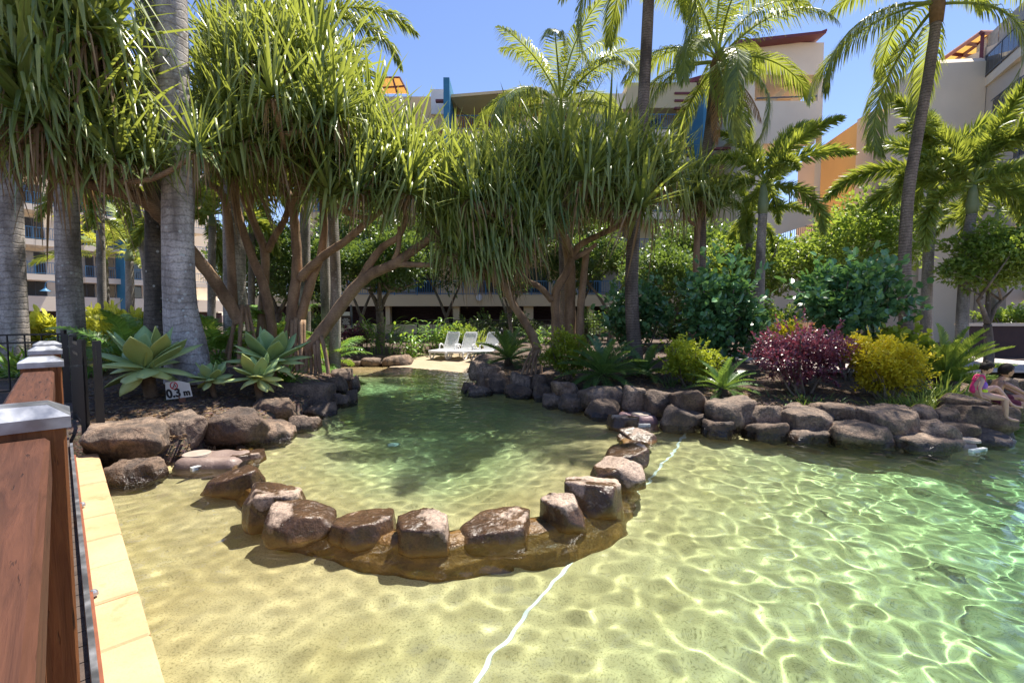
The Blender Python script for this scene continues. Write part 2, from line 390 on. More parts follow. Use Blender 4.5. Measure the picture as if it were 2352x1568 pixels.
# the inner basin: ring line + shore behind it
iL = int(np.argmin(np.hypot(*(SHORE - ring[0, :2]).T))); iR = int(np.argmin(np.hypot(*(SHORE - ring[-1, :2]).T)))
BASIN = np.array([p[:2] for p in ring[::-1]] + [SHORE[k] for k in range(iL, iR + 1)])
ROPE = [G(x, y, -.34) for x, y in [(1085, 1610), (1180, 1480), (1262, 1382), (1340, 1290), (1428, 1202), (1492, 1135), (1550, 1062), (1592, 1000)]]
r0, r1 = ROPE[0][:2], ROPE[-1][:2]; re_ = (r1 - r0) / np.linalg.norm(r1 - r0); rn = np.array([re_[1], -re_[0]])
def floor_z(x, y):
    inn = sst(.10, -.25, sdist(x, y, BASIN))
    q = (x - r0[0]) * rn[0] + (y - r0[1]) * rn[1]
    zo = -.33 - .12 * sst(-1.5, 0, q) - .72 * sst(-.1, 4.6, q)
    dr = np.clip(np.min(np.stack([np.hypot(x - p[0], y - p[1]) for p in ring[::2]]), axis=0), 0, 5)
    zi = -.34 - .62 * sst(.3, 3.0, dr)
    zi = zi * sst(16.4, 12.5, y) - .02
    return zo * (1 - inn) + zi * inn + .012 * nz(x * 1.3, y * 1.3)
xs = np.arange(-7.6, 13, .12); ys = np.arange(-.6, 17.2, .12)
pool_floor = tag(gridmesh(MB(), xs, ys, floor_z, lambda x, y: sdist(x, y, SHORE) < .55).build('pool_floor', PLASTER, smooth=True, org=(0, 0, 0)), kind='structure')
pool_floor.cycles.is_caustics_receiver = True
xs = np.arange(-5.2, -.4, .12); ys = np.arange(14.6, 21, .12)
def beach_z(x, y): return -.14 + .085 * (y - 14.6) - .03 * np.clip(y - 18, 0, 9) + .01 * nz(x * 2, y * 2) - .25 * sst(-4.3, -4.8, x)
tag(gridmesh(MB(), xs, ys, beach_z).build('beach', SAND, smooth=True, org=(0, 0, 0)), kind='structure')

# ------------------------------------------------------------------ water: two sheets of real ripples
rng = np.random.default_rng(11)
WV = []
for i in range(52):
    l = 10 ** rng.uniform(math.log10(.15), math.log10(.60)); a = rng.normal(R(-50), .9); WV.append((a, l, rng.uniform(0, 6.28)))
def waves(x, y):
    z = np.zeros_like(x); zs = np.zeros_like(x)
    for a, l, p in WV:
        k = 2 * math.pi / l; w = np.sin(k * (math.cos(a) * x + math.sin(a) * y) + p + .5 * np.sin(.9 * x + p))
        if l < .26: zs = zs + .0042 * l ** 1.25 * w
        else: z = z + .0040 * l ** 1.2 * w
    q = (x - r0[0]) * rn[0] + (y - r0[1]) * rn[1]
    big = .45 + .65 * sst(-1.2, 1.6, q); inn = sdist(x, y, BASIN) < 0
    big = np.where(inn, .38, big); sm = np.where(inn, .75, .75 + .35 * sst(-1, 2, q))
    return z * big + zs * sm
H = .023
xs = np.arange(-7.4, 13, H); ys = np.arange(.2, 16.6, H)
X, Y = np.meshgrid(xs, ys); SD = sdist(X, Y, SHORE); SB = sdist(X, Y, BASIN); WZ = waves(X, Y); DEP = np.clip(-floor_z(X, Y) - .20, .0, 3)
def water_sheet(name, keep, level):
    ny, nx = X.shape; i = np.arange(nx * ny).reshape(ny, nx); Q = np.stack([i[:-1, :-1], i[:-1, 1:], i[1:, 1:], i[1:, :-1]], -1)
    k = keep[:-1, :-1] & keep[1:, 1:] & keep[1:, :-1] & keep[:-1, 1:]; Q = Q[k]
    V = np.stack([X, Y, WZ + level], -1).reshape(-1, 3); used = np.unique(Q); re = np.full(len(V), -1); re[used] = np.arange(len(used))
    mb = MB(); mb.add(V[used], re[Q], DEP.reshape(-1)[used]); o = mb.build(name, WATER, smooth=True, org=(0, 0, 0))
    o.cycles.is_caustics_caster = True; return tag(o, kind='structure')
wedge = np.abs(X) < 1.3 * Y + 1.2
water_sheet('pool_water', (SD < .30) & (SB > -.02) & wedge, 0.0)
water_sheet('basin_water', (SD < .30) & (SB < .02), WIN)

# weir: the low rendered wall the ring rocks sit on
tn = np.gradient(ring, axis=0); tn /= np.linalg.norm(tn, axis=1)[:, None]; outn = np.stack([tn[:, 1], -tn[:, 0], 0 * tn[:, 0]], 1)
if outn[len(ring) // 2][1] > 0: outn = -outn
prof = [(-.16, -.9), (-.13, .02), (-.06, .036), (.05, .034), (.11, .0), (.17, -.13), (.24, -.18), (.29, -.21), (.33, -.5)]
V = []
k = np.arange(len(ring)); wob = .9 + .14 * np.sin(k * .21 + 1) + .08 * np.sin(k * .63); wob *= np.interp(k / len(ring), [0, .2, .35, .5, .62, .72, 1], [.35, .55, .95, 1.15, .85, .4, .25])
for (s_, z_) in prof: V.append(ring + outn * (s_ * (wob if s_ > .1 else 1.0) * np.ones(len(ring)))[:, None] + np.array([0, 0, 1.0]) * (z_ + .012 * np.sin(k * .9 + s_ * 9))[:, None])
V = np.stack(V, 1); i = np.arange(V.shape[0] * V.shape[1]).reshape(V.shape[:2])
Q = np.stack([i[:-1, :-1], i[1:, :-1], i[1:, 1:], i[:-1, 1:]], -1).reshape(-1, 4)
weir = tag(MB().add(V.reshape(-1, 3), Q).build('weir', WEIR, smooth=True), 'low ochre rendered weir under the curved line of wet rocks', 'weir')
weir.cycles.is_caustics_receiver = True
# ------------------------------------------------------------------ boulders
def ico(sub):
    bm = bmesh.new(); bmesh.ops.create_icosphere(bm, subdivisions=sub, radius=1.0)
    V = np.array([v.co[:] for v in bm.verts]); Fc = np.array([[v.index for v in f.verts] for f in bm.faces]); bm.free(); return V, Fc
ICO = {3: ico(3), 4: ico(4), 5: ico(5)}
def rock_shape(seed, sub=4, flat=.5, sharp=48.0, wob=1.0):
    """a faceted, worn boulder inside the unit box"""
    r = np.random.default_rng(seed); V, Fc = ICO[sub]
    N = r.normal(size=(19, 3)); N /= np.linalg.norm(N, axis=1)[:, None]
    D = r.uniform(.80, 1.15, 19)
    top = np.array([r.normal() * .12, r.normal() * .12, 1.0]); top /= np.linalg.norm(top)
    fr = np.array([r.normal() * .3, -1, r.normal() * .25]); fr /= np.linalg.norm(fr)
    N = np.vstack([N, top, fr, [0, 0, -1], [1, .2 * r.normal(), .2 * r.normal()], [-1, .2 * r.normal(), .2 * r.normal()], [0, 1, 0]])
    D = np.append(D, [1 - .58 * flat, .9, .95, .95, .95, .95])
    q = np.clip(V @ N.T, 1e-3, None) / D
    rad = (q ** sharp).sum(1) ** (-1 / sharp)
    for fq, am in ((3.1, .035), (6.7, .018), (13.0, .010), (23.0, .005)):
        ph = r.uniform(0, 6.28, 6); rad = rad * (1 + wob * am * (np.sin(fq * V[:, 0] + ph[0] + 2 * np.sin(fq * V[:, 1] + ph[1])) + np.sin(fq * V[:, 2] + ph[2] + 2 * np.sin(fq * V[:, 0] + ph[3]))))
    S = V * rad[:, None]; lo, hi = S.min(0), S.max(0)
    return (S - (lo + hi) / 2) / ((hi - lo) / 2), Fc
NR = [0]
def rock(x0, x1, y0, y1, label, group, wf=1.10, wob=1.0, zb=0.0, back=0.0, thick=.85, sub=4, flat=.5, mat=None, name='boulder', sink=None, yaw=None):
    """boulder whose outline in view is the given box; zb: height of its foot, back: metres it stands behind that foot line"""
    NR[0] += 1; r = np.random.default_rng(100 + NR[0])
    xc = (x0 + x1) / 2; front = G(xc, y1, zb)[1] + back
    w = (x1 - x0) * front / F * 1.06; th = max(.16, w * thick); mid = front + th * .42
    w = (x1 - x0) * mid / F * wf
    zt = P(xc, y0, front + th * .55)[2]; z0 = min(P(xc, y1, front)[2], zt - .06)
    if sink is None: sink = .35 if abs(zb) < .06 and back == 0 else .12
    z0 -= sink; S, Fc = rock_shape(500 + NR[0] * 7, sub, flat, 48., wob)
    c = P(xc, (y0 + y1) / 2, mid); yaw = r.uniform(-.25, .25) if yaw is None else yaw
    V = S * np.array([w / 2, th / 2, (zt - z0) / 2])
    V = V @ np.array([[math.cos(yaw), math.sin(yaw), 0], [-math.sin(yaw), math.cos(yaw), 0], [0, 0, 1]])
    V[:, 0] *= (w / 2) / np.abs(V[:, 0]).max()
    V = V + np.array([c[0], mid, (zt + z0) / 2])
    o = MB().add(V, Fc).build(name, mat or ROCK, smooth=True)
    o.cycles.is_caustics_receiver = True
    return tag(o, label, 'rock', group)

GL = 'boulders along the agave bank'
LB = [((198, 401, 963, 1060), dict(zb=.12, back=.05, sub=5), 'biggest reddish boulder of the agave bank, against the end of the bridge'),
      ((243, 368, 1052, 1112), dict(sub=5, thick=.7), 'low drip-spotted boulder in the water at the end of the paver coping'),
      ((379, 479, 945, 1030), dict(zb=.12, back=.1, sub=5), 'dark blotchy boulder standing behind the small bird'),
      ((340, 392, 955, 996), dict(zb=.2, back=.5), 'small dark boulder wedged high between two big ones below the agave'),
      ((484, 610, 934, 1022), dict(zb=.1, back=.05, sub=5), 'dark blotchy boulder below the depth sign beside a root tangle'),
      ((537, 671, 962, 1022), dict(sub=5), 'long dark boulder sloping into the water under the depth sign'),
      ((593, 676, 910, 964), dict(zb=.15, back=.25), 'blocky tan boulder in front of the smaller right agave'),
      ((671, 732, 949, 990), dict(), 'small round grey boulder at the waterline of the agave bank'),
      ((696, 773, 921, 959), dict(), 'smooth grey boulder in the water just past the small round one'),
      ((631, 762, 873, 936), dict(zb=.15, back=.3, thick=.6), 'large flat dark slab of rock shaded by the right agave'),
      ((748, 804, 899, 936), dict(), 'pale grey angular boulder low at the tip of the agave bank'),
      ((744, 798, 862, 900), dict(zb=.1, back=.15), 'upright grey boulder near the tip of the agave bank'),
      ((762, 814, 845, 890), dict(zb=.1, back=.25), 'dark brown boulder topping the tip of the agave bank'),
      ((802, 826, 860, 898), dict(), 'narrow dark boulder at the very tip of the agave bank'),
      ((792, 820, 893, 930), dict(), 'black wet boulder low in the water at the tip of the agave bank')]
for b, k, l in LB: rock(*b, l, GL, **k)

GR = 'ring of rocks between the two pools'
RB = [((538, 580, 1020, 1042), dict(), 'small black wet rock where the ring meets the agave bank'),
      ((528, 616, 1030, 1066), dict(flat=.7), 'dark slanting rock starting the ring beside the skimmer ledge'),
      ((476, 606, 1062, 1134), dict(flat=.6), 'long wet rock with a bright ridge near the bridge end of the ring'),
      ((556, 704, 1101, 1204), dict(flat=.8), 'split-faced flat-topped rock with a dry pale top, left bend of the ring'),
      ((606, 778, 1144, 1246), dict(flat=.5), 'wet brown rock with a cracked pale corner in the ring'),
      ((757, 912, 1170, 1252), dict(flat=.9), 'smooth all-wet brown flat rock in the ring'),
      ((899, 1050, 1167, 1272), dict(flat=.9), 'flat rock with a pale dry patch framed in wet brown, front of the ring'),
      ((1052, 1224, 1167, 1252), dict(flat=.85), 'wide pale flat-topped rock with a dark splash mark, front of the ring'),
      ((1238, 1350, 1127, 1220), dict(flat=.4), 'tall rounded pale rock right of the wide splash-marked one in the ring'),
      ((1312, 1350, 1130, 1166), dict(back=.1), 'small pale rock tucked behind the tall rounded one in the ring'),
      ((1293, 1436, 1086, 1186), dict(flat=.9), 'big square wet brown rock at the right bend of the ring'),
      ((1351, 1483, 1043, 1126), dict(flat=.6), 'rough broken wet rock behind the big square one in the ring'),
      ((1382, 1492, 1015, 1078), dict(flat=.85), 'flat slab rock with a dark end in the right arm of the ring'),
      ((1425, 1478, 1006, 1030), dict(), 'small pinkish rock in the right arm of the ring'),
      ((1416, 1462, 993, 1016), dict(), 'small ochre rock in the right arm of the ring'),
      ((1425, 1510, 980, 1021), dict(flat=.8), 'glistening low wet rock near the far end of the ring'),
      ((1391, 1468, 946, 990), dict(flat=.1), 'pointed triangular rock at the far end of the ring')]
for b, k, l in RB:
    b = (b[0], b[1], b[2] + (b[3] - b[2]) * .10, b[3] - 2)
    k = dict(sub=5, mat=WETROCK, sink=.30, thick=.80, wf=.99, wob=.55, name='ring_rock', **{q: w for q, w in k.items() if q not in ('sub',)}); rock(*b, l, GR, **k)

GW = 'boulders of the far right bank'
low = [(1058, 1096, 875, 904), (1067, 1130, 884, 910), (1111, 1172, 866, 903), (1160, 1226, 879, 916), (1222, 1268, 879, 919), (1246, 1290, 899, 937), (1283, 1347, 905, 946),
       (1344, 1430, 915, 963), (1514, 1615, 928, 989), (1611, 1704, 961, 1003), (1713, 1806, 963, 1009), (1810, 1897, 983, 1018), (1905, 2056, 964, 1029),
       (2060, 2198, 992, 1037), (2207, 2329, 981, 1026)]
up = [(1078, 1120, 826, 856, .9), (1090, 1154, 836, 863, .7), (1092, 1114, 857, 886, .25), (1108, 1165, 850, 876, .45), (1172, 1221, 854, 886, .4), (1219, 1253, 858, 881, .5),
      (1266, 1330, 871, 907, .3), (1328, 1430, 886, 923, .35), (1430, 1481, 884, 929, .4), (1480, 1550, 894, 930, .35), (1546, 1628, 891, 943, .3), (1620, 1732, 910, 973, .25),
      (1724, 1809, 925, 983, .3), (1795, 1846, 924, 948, .55), (1796, 1906, 934, 992, .22), (1862, 1967, 922, 968, .45), (1967, 2109, 933, 994, .25), (2008, 2112, 930, 966, .6),
      (2074, 2154, 928, 970, .6), (2104, 2188, 964, 1009, .18), (2147, 2200, 934, 974, .55), (2166, 2299, 923, 977, .45), (2165, 2258, 904, 930, .75), (2168, 2235, 968, 995, .25)]
lowl = {0: 'small dark wet rock at the very tip of the right bank near the loungers', 7: 'rounded grey boulder at the waterline beside the pink skimmer ledge',
        8: 'broad grey boulder just right of the pink skimmer ledge', 9: 'long low slab with a wet dark foot at the waterline', 12: 'biggest pale waterline boulder, a long wedge below the yellow bush',
        13: 'dark wet waterline boulder left of the farthest skimmer lid', 14: 'glossy wet slab sticking out into the pool below the children'}
lx = np.array([(b[0] + b[1]) / 2 for b in low]); ly = np.array([b[3] for b in low], float)
for i, b in enumerate(low):
    rock(*b, lowl.get(i, '%s waterline boulder of the right bank counted from the loungers' % ordn(i + 1)), GW, thick=.75, sub=4)
upl = {11: 'big domed boulder with dark vertical drip streaks in the upper row', 14: 'pale angular boulder with a white facet below the purple bush', 16: 'long smooth overhanging boulder below the yellow bush',
       21: 'big blocky boulder the girl is sitting on', 22: 'flat rounded boulder just behind the seated girl'}
for i, (x0, x1, y0, y1, bk) in enumerate(up):
    xc = (x0 + x1) / 2; yw = np.interp(xc, lx, ly); dep = G(xc, yw, 0)[1] + bk
    zb = P(xc, y1, dep)[2]
    rock(x0, x1, y0, y1, upl.get(i, '%s upper boulder of the right bank counted from the loungers' % ordn(i + 1)), GW, zb=zb, thick=.8, sink=.25)
for b, bk, l in [((2277, 2318, 966, 995), .5, 'small black wet rock at the water below the boy'), ((2266, 2336, 866, 903), 1.7, 'pale blocky boulder behind the boy'),
                 ((2305, 2372, 893, 934), 1.2, 'rounded brown boulder beside the boy at the picture edge'), ((2290, 2348, 917, 940), .9, 'low rock under the boy, beside his maroon shorts'),
                 ((2334, 2392, 868, 900), 1.9, 'shaded boulder farthest back behind the boy')]:
    xc = (b[0] + b[1]) / 2; dep = G(2260, 1030, 0)[1] + bk; rock(*b, l, GW, zb=P(xc, b[3], dep)[2], sink=.3)
GB = 'rocks edging the far end of the pool'
for b, bk, l in [((762, 809, 820, 844), 0, 'pale sunlit block of rock at the far left end of the pool'), ((808, 835, 828, 841), 0, 'low brown rock next to the pale block at the pool end'),
                 ((805, 828, 815, 829), .5, 'small pale rock on top of the far pool edge'), ((833, 879, 820, 840), 0, 'shaded long rock in the middle of the far pool edge'),
                 ((876, 946, 813, 840), 0, 'large dark rock beside the sand beach at the far pool end'), ((754, 785, 812, 826), .5, 'rock behind the pale block at the foot of the thin grey palm'),
                 ((828, 848, 812, 826), .7, 'brown stub of rock set back behind the far pool edge')]:
    xc = (b[0] + b[1]) / 2; dep = G(xc, 841, WIN)[1] + bk; rock(*b, l, GB, zb=P(xc, b[3], dep)[2], sink=.3, sub=3)

# ------------------------------------------------------------------ skimmer ledges
LIDM = plain('skimmer_lid_plastic', (.40, .33, .27), (.32, .26, .21), .55, 9, .2, 60)
WHITEP = plain('white_plastic', (.80, .80, .78), (.70, .70, .69), .4, 6)
LEDGE = plain('rendered_ledge', (.20, .14, .12), (.29, .215, .18), .5, 5, .5, 22)
PINK = plain('pink_rendered_ledge', (.20, .115, .125), (.27, .17, .17), .55, 5, .5, 22)
def ledge(label, box_px, zt, mat, lid_px, lid_w, slot_px, grp='skimmer ledges in the pool edge'):
    x0, x1, y0, y1 = box_px; a = G(x0, y1, 0); b = G(x1, y0 + (y1 - y0) * .6, 0); c = G((x0 + x1) / 2, y1, 0)
    t = thing('skimmer_ledge', label, 'skimmer', c, grp)
    S, Fc = ICO[5]; S = S / ((np.abs(S) ** np.array([4., 4., 7.])).sum(1) ** (1 / 5.0))[:, None]; S = S / np.abs(S).max(0); S = S * (1 + .02 * np.sin(S[:, :1] * 9 + x0) + .02 * np.sin(S[:, 1:2] * 7)); wid = (x1 - x0) * c[1] / F
    zt0 = zt; V = S * np.array([wid / 2, .34, .45]); V = V + np.array([c[0], c[1] + .36, zt0 - .45])
    bd = MB().add(V, Fc).build('ledge_block', mat, t, smooth=True); bd.cycles.is_caustics_receiver = True
    l = P(lid_px[0], lid_px[1], 5); l = G(lid_px[0], lid_px[1], zt + .01); r_ = lid_w
    lathe(MB(), (l[0], l[1], zt - .02), [(0.001, .034), (r_ * .2, .035), (r_ * .9, .034), (r_, .028), (r_ + .004, 0)], 28).build('lid', LIDM, t)
    s0 = G(slot_px[0], slot_px[1], .05); s1 = G(slot_px[2], slot_px[3], .05); d = s1 - s0; L = np.linalg.norm(d); d = d / L; nrm = np.array([d[1], -d[0], 0])
    if nrm[1] > 0: nrm = -nrm
    mbf = MB(); ww = .05
    for o_, u_, w_ in ((0, L, (.045, .060)), (0, L, (-.01, 0.005)), (0, .025, (0.005, .045)), (L - .025, .025, (0.005, .045))):
        obox(mbf, s0 + d * o_ + nrm * .03 + np.array([0, 0, w_[0] * .8 - .055]), d * u_, -nrm * .05, (0, 0, (w_[1] - w_[0]) * .8))
    mbf.build('weir_frame', WHITEP, t)
    obox(MB(), s0 + d * .025 + nrm * .005 + np.array([0, 0, -.055]), d * (L - .05), -nrm * .03, (0, 0, .022)).build('flap', WHITEP, t)
    return t
ledge('smooth brown rendered ledge with a round lid where the small bird stands', (366, 545, 1022, 1080), .10, LEDGE, (452, 1040), .16, (438, 1072, 500, 1056))
ledge('pinkish rendered ledge with a cream round lid in the right bank', (1428, 1524, 927, 976), .13, PINK, (1473, 949), .17, (1456, 972, 1493, 972))
ledge('wet brown ledge with a pale lid in front of the children', (2183, 2272, 994, 1034), .10, LEDGE, (2216, 1006), .17, (2228, 1031, 2262, 1026))
# pinkish paving between the boulders behind the ledge
# ------------------------------------------------------------------ bridge: coping, deck, railing
n = NT('sandstone_paver'); v = n.pos()
c = n.mix(n.ramp(n.noise(v, 2.2, 4), [(.3, 0.), (.7, 1.)]), (.45, .275, .135), (.54, .375, .215)); c = n.mix(n.ramp(n.noise(v, 70, 3, .7), [(.3, .5), (.5, 0.)]), c, (.42, .25, .11))
c = n.mix(n.ramp(n.noise(v, 5, 5), [(.60, 0.), (.68, .55)]), c, (.36, .19, .07)); c = n.mix(n.math('MULTIPLY', n.rnd(), .25), c, (.58, .44, .29))
n.color(c); n.set(Roughness=.85); n.bump(n.noise(v, 90, 4), .25, .008); PAVER = n.m
def woodmat(name, a, b, axis):
    n = NT(name); v = n.obj(); dx, dy = DD[0], DD[1]
    if axis == 'along':
        x = n.n.new('ShaderNodeVectorRotate'); x.rotation_type = 'Z_AXIS'; x.inputs['Angle'].default_value = -math.atan2(DD[1], DD[0]); n.ln(v, x.inputs[0]); m = n.mapping(x.outputs[0], (3, 42, 42)); m2 = n.mapping(x.outputs[0], (7, 60, 60))
    else: m = n.mapping(v, (42, 42, 3)); m2 = n.mapping(v, (60, 60, 7))
    f = n.noise(m, 1.0, 6, .6, .6); g = n.noise(m2, 1.0, 3, .5)
    c = n.mix(n.ramp(f, [(.3, 0.), (.7, 1.)]), a, b); ck = n.ramp(g, [(.30, 1.), (.36, 0.)]); c = n.mix(n.math('MULTIPLY', ck, .8), c, (.012, .006, .004))
    pt = n.ramp(n.noise(v, 16, 3), [(.745, 0.), (.765, 1.)]); c = n.mix(n.math('MULTIPLY', pt, .7), c, (.55, .5, .45)); n.color(c)
    n.set(Roughness=.75, Specular_IOR_Level=.25); b1 = n.bump(f, .5, .01); n.bump(n.math('SUBTRACT', 1.0, ck), .6, .01, b1); return n.m
WOODT = woodmat('stained_timber_along', (.048, .018, .010), (.105, .040, .022), 'along')
WOODP = woodmat('stained_timber_post', (.11, .038, .014), (.22, .082, .030), 'up')
n = NT('galvanised_steel'); v = n.pos(); f = n.voro(v, 34, out='Color'); g = n.noise(v, 9, 5)
n.color(n.mix(n.ramp(g, [(.35, 0.), (.7, 1.)]), (.26, .27, .30), (.50, .51, .55))); n.set(Metallic=.85, Roughness=n.ramp(g, [(.3, .28), (.7, .5)])); GALV = n.m
RUST = plain('brown_painted_steel', (.24, .075, .035), (.17, .055, .03), .6, 12)
DECKW = plain('shaded_deck_board', (.055, .038, .030), (.10, .07, .055), .85, 14, .4, 50)  # deck lies in shade; that shade is put into this darker board colour
cop = tag(bpy.data.objects.new('coping', None), kind='structure'); COL.objects.link(cop); ORG[cop.name] = np.zeros(3)
t = -1.2; L = .54
for i in range(17):
    if t > 7.5: break
    cbox(MB(), BR(.01, t + .004, .04), RR * .283, DD * (min(L, 7.75 - t) - .008), (0, 0, .14 + .004 * math.sin(i * 2.3)), .012).build('paver', PAVER, cop); t += L
obox(MB(), BR(.0, -1.2, -.9), RR * .282, DD * 9.0, (0, 0, .935)).build('coping_wall', PLASTER, cop).cycles.is_caustics_receiver = True
dk = tag(bpy.data.objects.new('deck', None), kind='structure'); COL.objects.link(dk); ORG[dk.name] = np.zeros(3)
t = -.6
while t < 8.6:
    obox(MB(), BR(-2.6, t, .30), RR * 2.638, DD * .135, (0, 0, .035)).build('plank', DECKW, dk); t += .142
fl = obox(MB(), BR(.040, -.6, .365), RR * .024, DD * 8.2, (0, 0, .012)); obox(fl, BR(.040, -.6, .30), RR * .008, DD * 8.2, (0, 0, .065)); fl.build('edge_strip', GALV, dk)
obox(MB(), BR(.055, -.6, .21), RR * .030, DD * 8.2, (0, 0, .02)).build('steel_flange', RUST, dk)
for t in (1.02, 2.05, 3.75, 5.6):
    p = BR(.088, t, .20); lathe(MB(), p, [(.001, .035), (.014, .032), (.022, .02), (.024, 0.), (.0, -.01)], 14).build('bolt', GALV, dk)
rail = thing('railing', 'heavy reddish-brown timber bridge railing with metal-capped square posts', 'railing', BR(-.085, 3, .35))
PT = [(2.15, 1.545), (4.68, 1.545), (6.2, 1.545), (7.38, 1.545)]
for t, zt in PT:
    po = cbox(MB(), BR(-.205, t, .337), RR * .21, DD * .20, (0, 0, zt - .337), .008).build('post', WOODP, rail)
    a, b = BR(-.217, t - .012, zt - .012), BR(.017, t + .212, 0); q = .055
    V = [BR(-.217, t - .012, zt - .02), BR(.017, t - .012, zt - .02), BR(.017, t + .212, zt - .02), BR(-.217, t + .212, zt - .02),
         BR(-.217, t - .012, zt + .018), BR(.017, t - .012, zt + .018), BR(.017, t + .212, zt + .018), BR(-.217, t + .212, zt + .018),
         BR(-.217 + q, t - .012 + q, zt + .055), BR(.017 - q, t - .012 + q, zt + .055), BR(.017 - q, t + .212 - q, zt + .055), BR(-.217 + q, t + .212 - q, zt + .055)]
    MB().add(V, [(0, 3, 2, 1), (0, 1, 5, 4), (1, 2, 6, 5), (2, 3, 7, 6), (3, 0, 4, 7), (4, 5, 9, 8), (5, 6, 10, 9), (6, 7, 11, 10), (7, 4, 8, 11), (8, 9, 10, 11)]).build('cap', GALV, po)
for t0, t1 in ((-.9, 2.15), (2.35, 4.68), (4.88, 6.2), (6.4, 7.38)):
    cbox(MB(), BR(-.200, t0, 1.35), RR * .165, DD * (t1 - t0), (0, 0, .15), .012).build('top_rail', WOODT, rail)
    cbox(MB(), BR(-.135, t0, .50), RR * .085, DD * (t1 - t0), (0, 0, .12), .008).build('lower_rail', WOODT, rail)
    k = t0 + .12
    while k < t1 - .05:
        obox(MB(), BR(-.115, k, .62), RR * .04, DD * .04, (0, 0, .73)).build('baluster', WOODP, rail); k += .115

# black pool fence, gate and clear latch guard
BLACK = plain('black_powder_coat', (.010, .010, .012), (.016, .016, .018), .35, 8)
def fence(label, a, b, z0, z1, sp, posts=True, name='pool_fence'):
    a = np.array(a, float); b = np.array(b, float); d = b - a; Ln = np.linalg.norm(d[:2]); d = d / Ln; nn = np.array([-d[1], d[0], 0])
    t = thing(name, label, 'fence', (a[0], a[1], z0))
    for z in (z0 + .06, z1 - .17, z1 - .03): obox(MB(), a + nn * .015 + np.array([0, 0, z - a[2]]), d * Ln, -nn * .03, (0, 0, .03)).build('fence_rail', BLACK, t)
    m0 = obox(MB(), (-.009, -.009, 0), (.018, 0, 0), (0, .018, 0), (0, 0, z1 - z0 - .05)).mesh('bar', BLACK); k = .02
    while k < Ln: p = a + d * k; inst('bar', m0, t, (p[0], p[1], z0 + .02)); k += sp
    if posts:
        for k in (0, Ln): p = a + d * k; obox(MB(), (p[0] - .03, p[1] - .03, z0 - .2), (.06, 0, 0), (0, .06, 0), (0, 0, z1 - z0 + .26)).build('fence_post', BLACK, t)
    return t
fence('black bar fence crossing the far end of the bridge', BR(-3.4, 11.9, .5), BR(.06, 11.9, .5), .5, 1.56, .21)
fence('black gate leaf standing open along the end of the bridge', BR(.20, 8.15, .36), BR(.14, 9.3, .36), .38, 1.52, .105, name='pool_gate')
for i, (s, t, h, l) in enumerate(((.30, 8.05, 1.56, 'nearest black square gate post beside the big agave'), (.10, 9.45, 1.60, 'black square gate post behind the clear latch guard'), (.02, 10.4, 1.58, 'farthest black square gate post at the fence corner'))):
    o = obox(MB(), BR(s, t, .0), RR * .085, DD * .085, (0, 0, h)); tag(o.build('gate_post', BLACK), l, 'post', 'gate posts')
n = NT('clear_acrylic'); n.set(Base_Color=(.9, .93, .95), Roughness=.05, Transmission_Weight=1.0, IOR=1.2, Alpha=.45); ACR = n.m
t = thing('latch_guard', 'clear acrylic latch guard box between railing post and gate', 'guard', BR(.05, 7.62, 1.18))
for o_, u_, w_ in (((.06, 7.60, 1.28), RR * .26, (0, 0, .012)), ((.06, 7.60, 1.52), RR * .26, (0, 0, .012)), ((.315, 7.60, 1.28), RR * .012, (0, 0, .24))):
    obox(MB(), BR(*o_), u_, DD * .10, w_).build('guard_edge', ACR, t)
obox(MB(), BR(.06, 7.604, 1.292), RR * .254, DD * .004, (0, 0, .212)).build('guard_face', ACR, t)

# ------------------------------------------------------------------ buildings
def stucco(name, a, b): return plain(name, a, b, .85, .8, .3, 30)
BEIGE = stucco('beige_render', (.74, .56, .32), (.69, .51, .29)); CREAM = stucco('cream_render', (.86, .74, .57), (.80, .68, .52))
ORANGE = stucco('orange_render', (.84, .48, .15), (.79, .45, .14)); PEACH = stucco('peach_render', (.84, .62, .42), (.79, .58, .39))
TAUPE = stucco('taupe_render', (.66, .56, .45), (.60, .51, .41)); OLIVE = stucco('olive_soffit', (.60, .50, .30), (.55, .46, .28))
BLUE = plain('blue_paint', (.030, .17, .30), (.04, .20, .34), .5, 2); RAILB = plain('blue_rail_paint', (.045, .16, .29), (.05, .18, .32), .45, 4)
MAROON = plain('maroon_steel', (.14, .025, .035), (.17, .035, .04), .5, 5); WHITEW = stucco('white_render', (.78, .76, .72), (.72, .70, .67))
GREYR = plain('grey_rail_paint', (.10, .115, .14), (.12, .135, .16), .4, 5)
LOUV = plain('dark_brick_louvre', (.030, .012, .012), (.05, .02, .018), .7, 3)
n = NT('window_glass'); f = n.noise(n.pos(), .7, 3); n.color(n.mix(f, (.012, .016, .020), (.05, .06, .07))); n.set(Roughness=.06, Specular_IOR_Level=.8); GLASS = n.m
CURT = plain('curtain', (.42, .40, .36), (.3, .29, .27), .8, 6)
n = NT('amber_polycarbonate'); n.set(Base_Color=(.75, .52, .20), Roughness=.5)
tr = n.n.new('ShaderNodeBsdfTranslucent'); tr.inputs[0].default_value = (.95, .72, .35, 1); mx = n.n.new('ShaderNodeMixShader'); mx.inputs[0].default_value = .6
n.ln(n.b.outputs[0], mx.inputs[1]); n.ln(tr.outputs[0], mx.inputs[2]); n.ln(mx.outputs[0], n.out.inputs['Surface']); AMBER = n.m

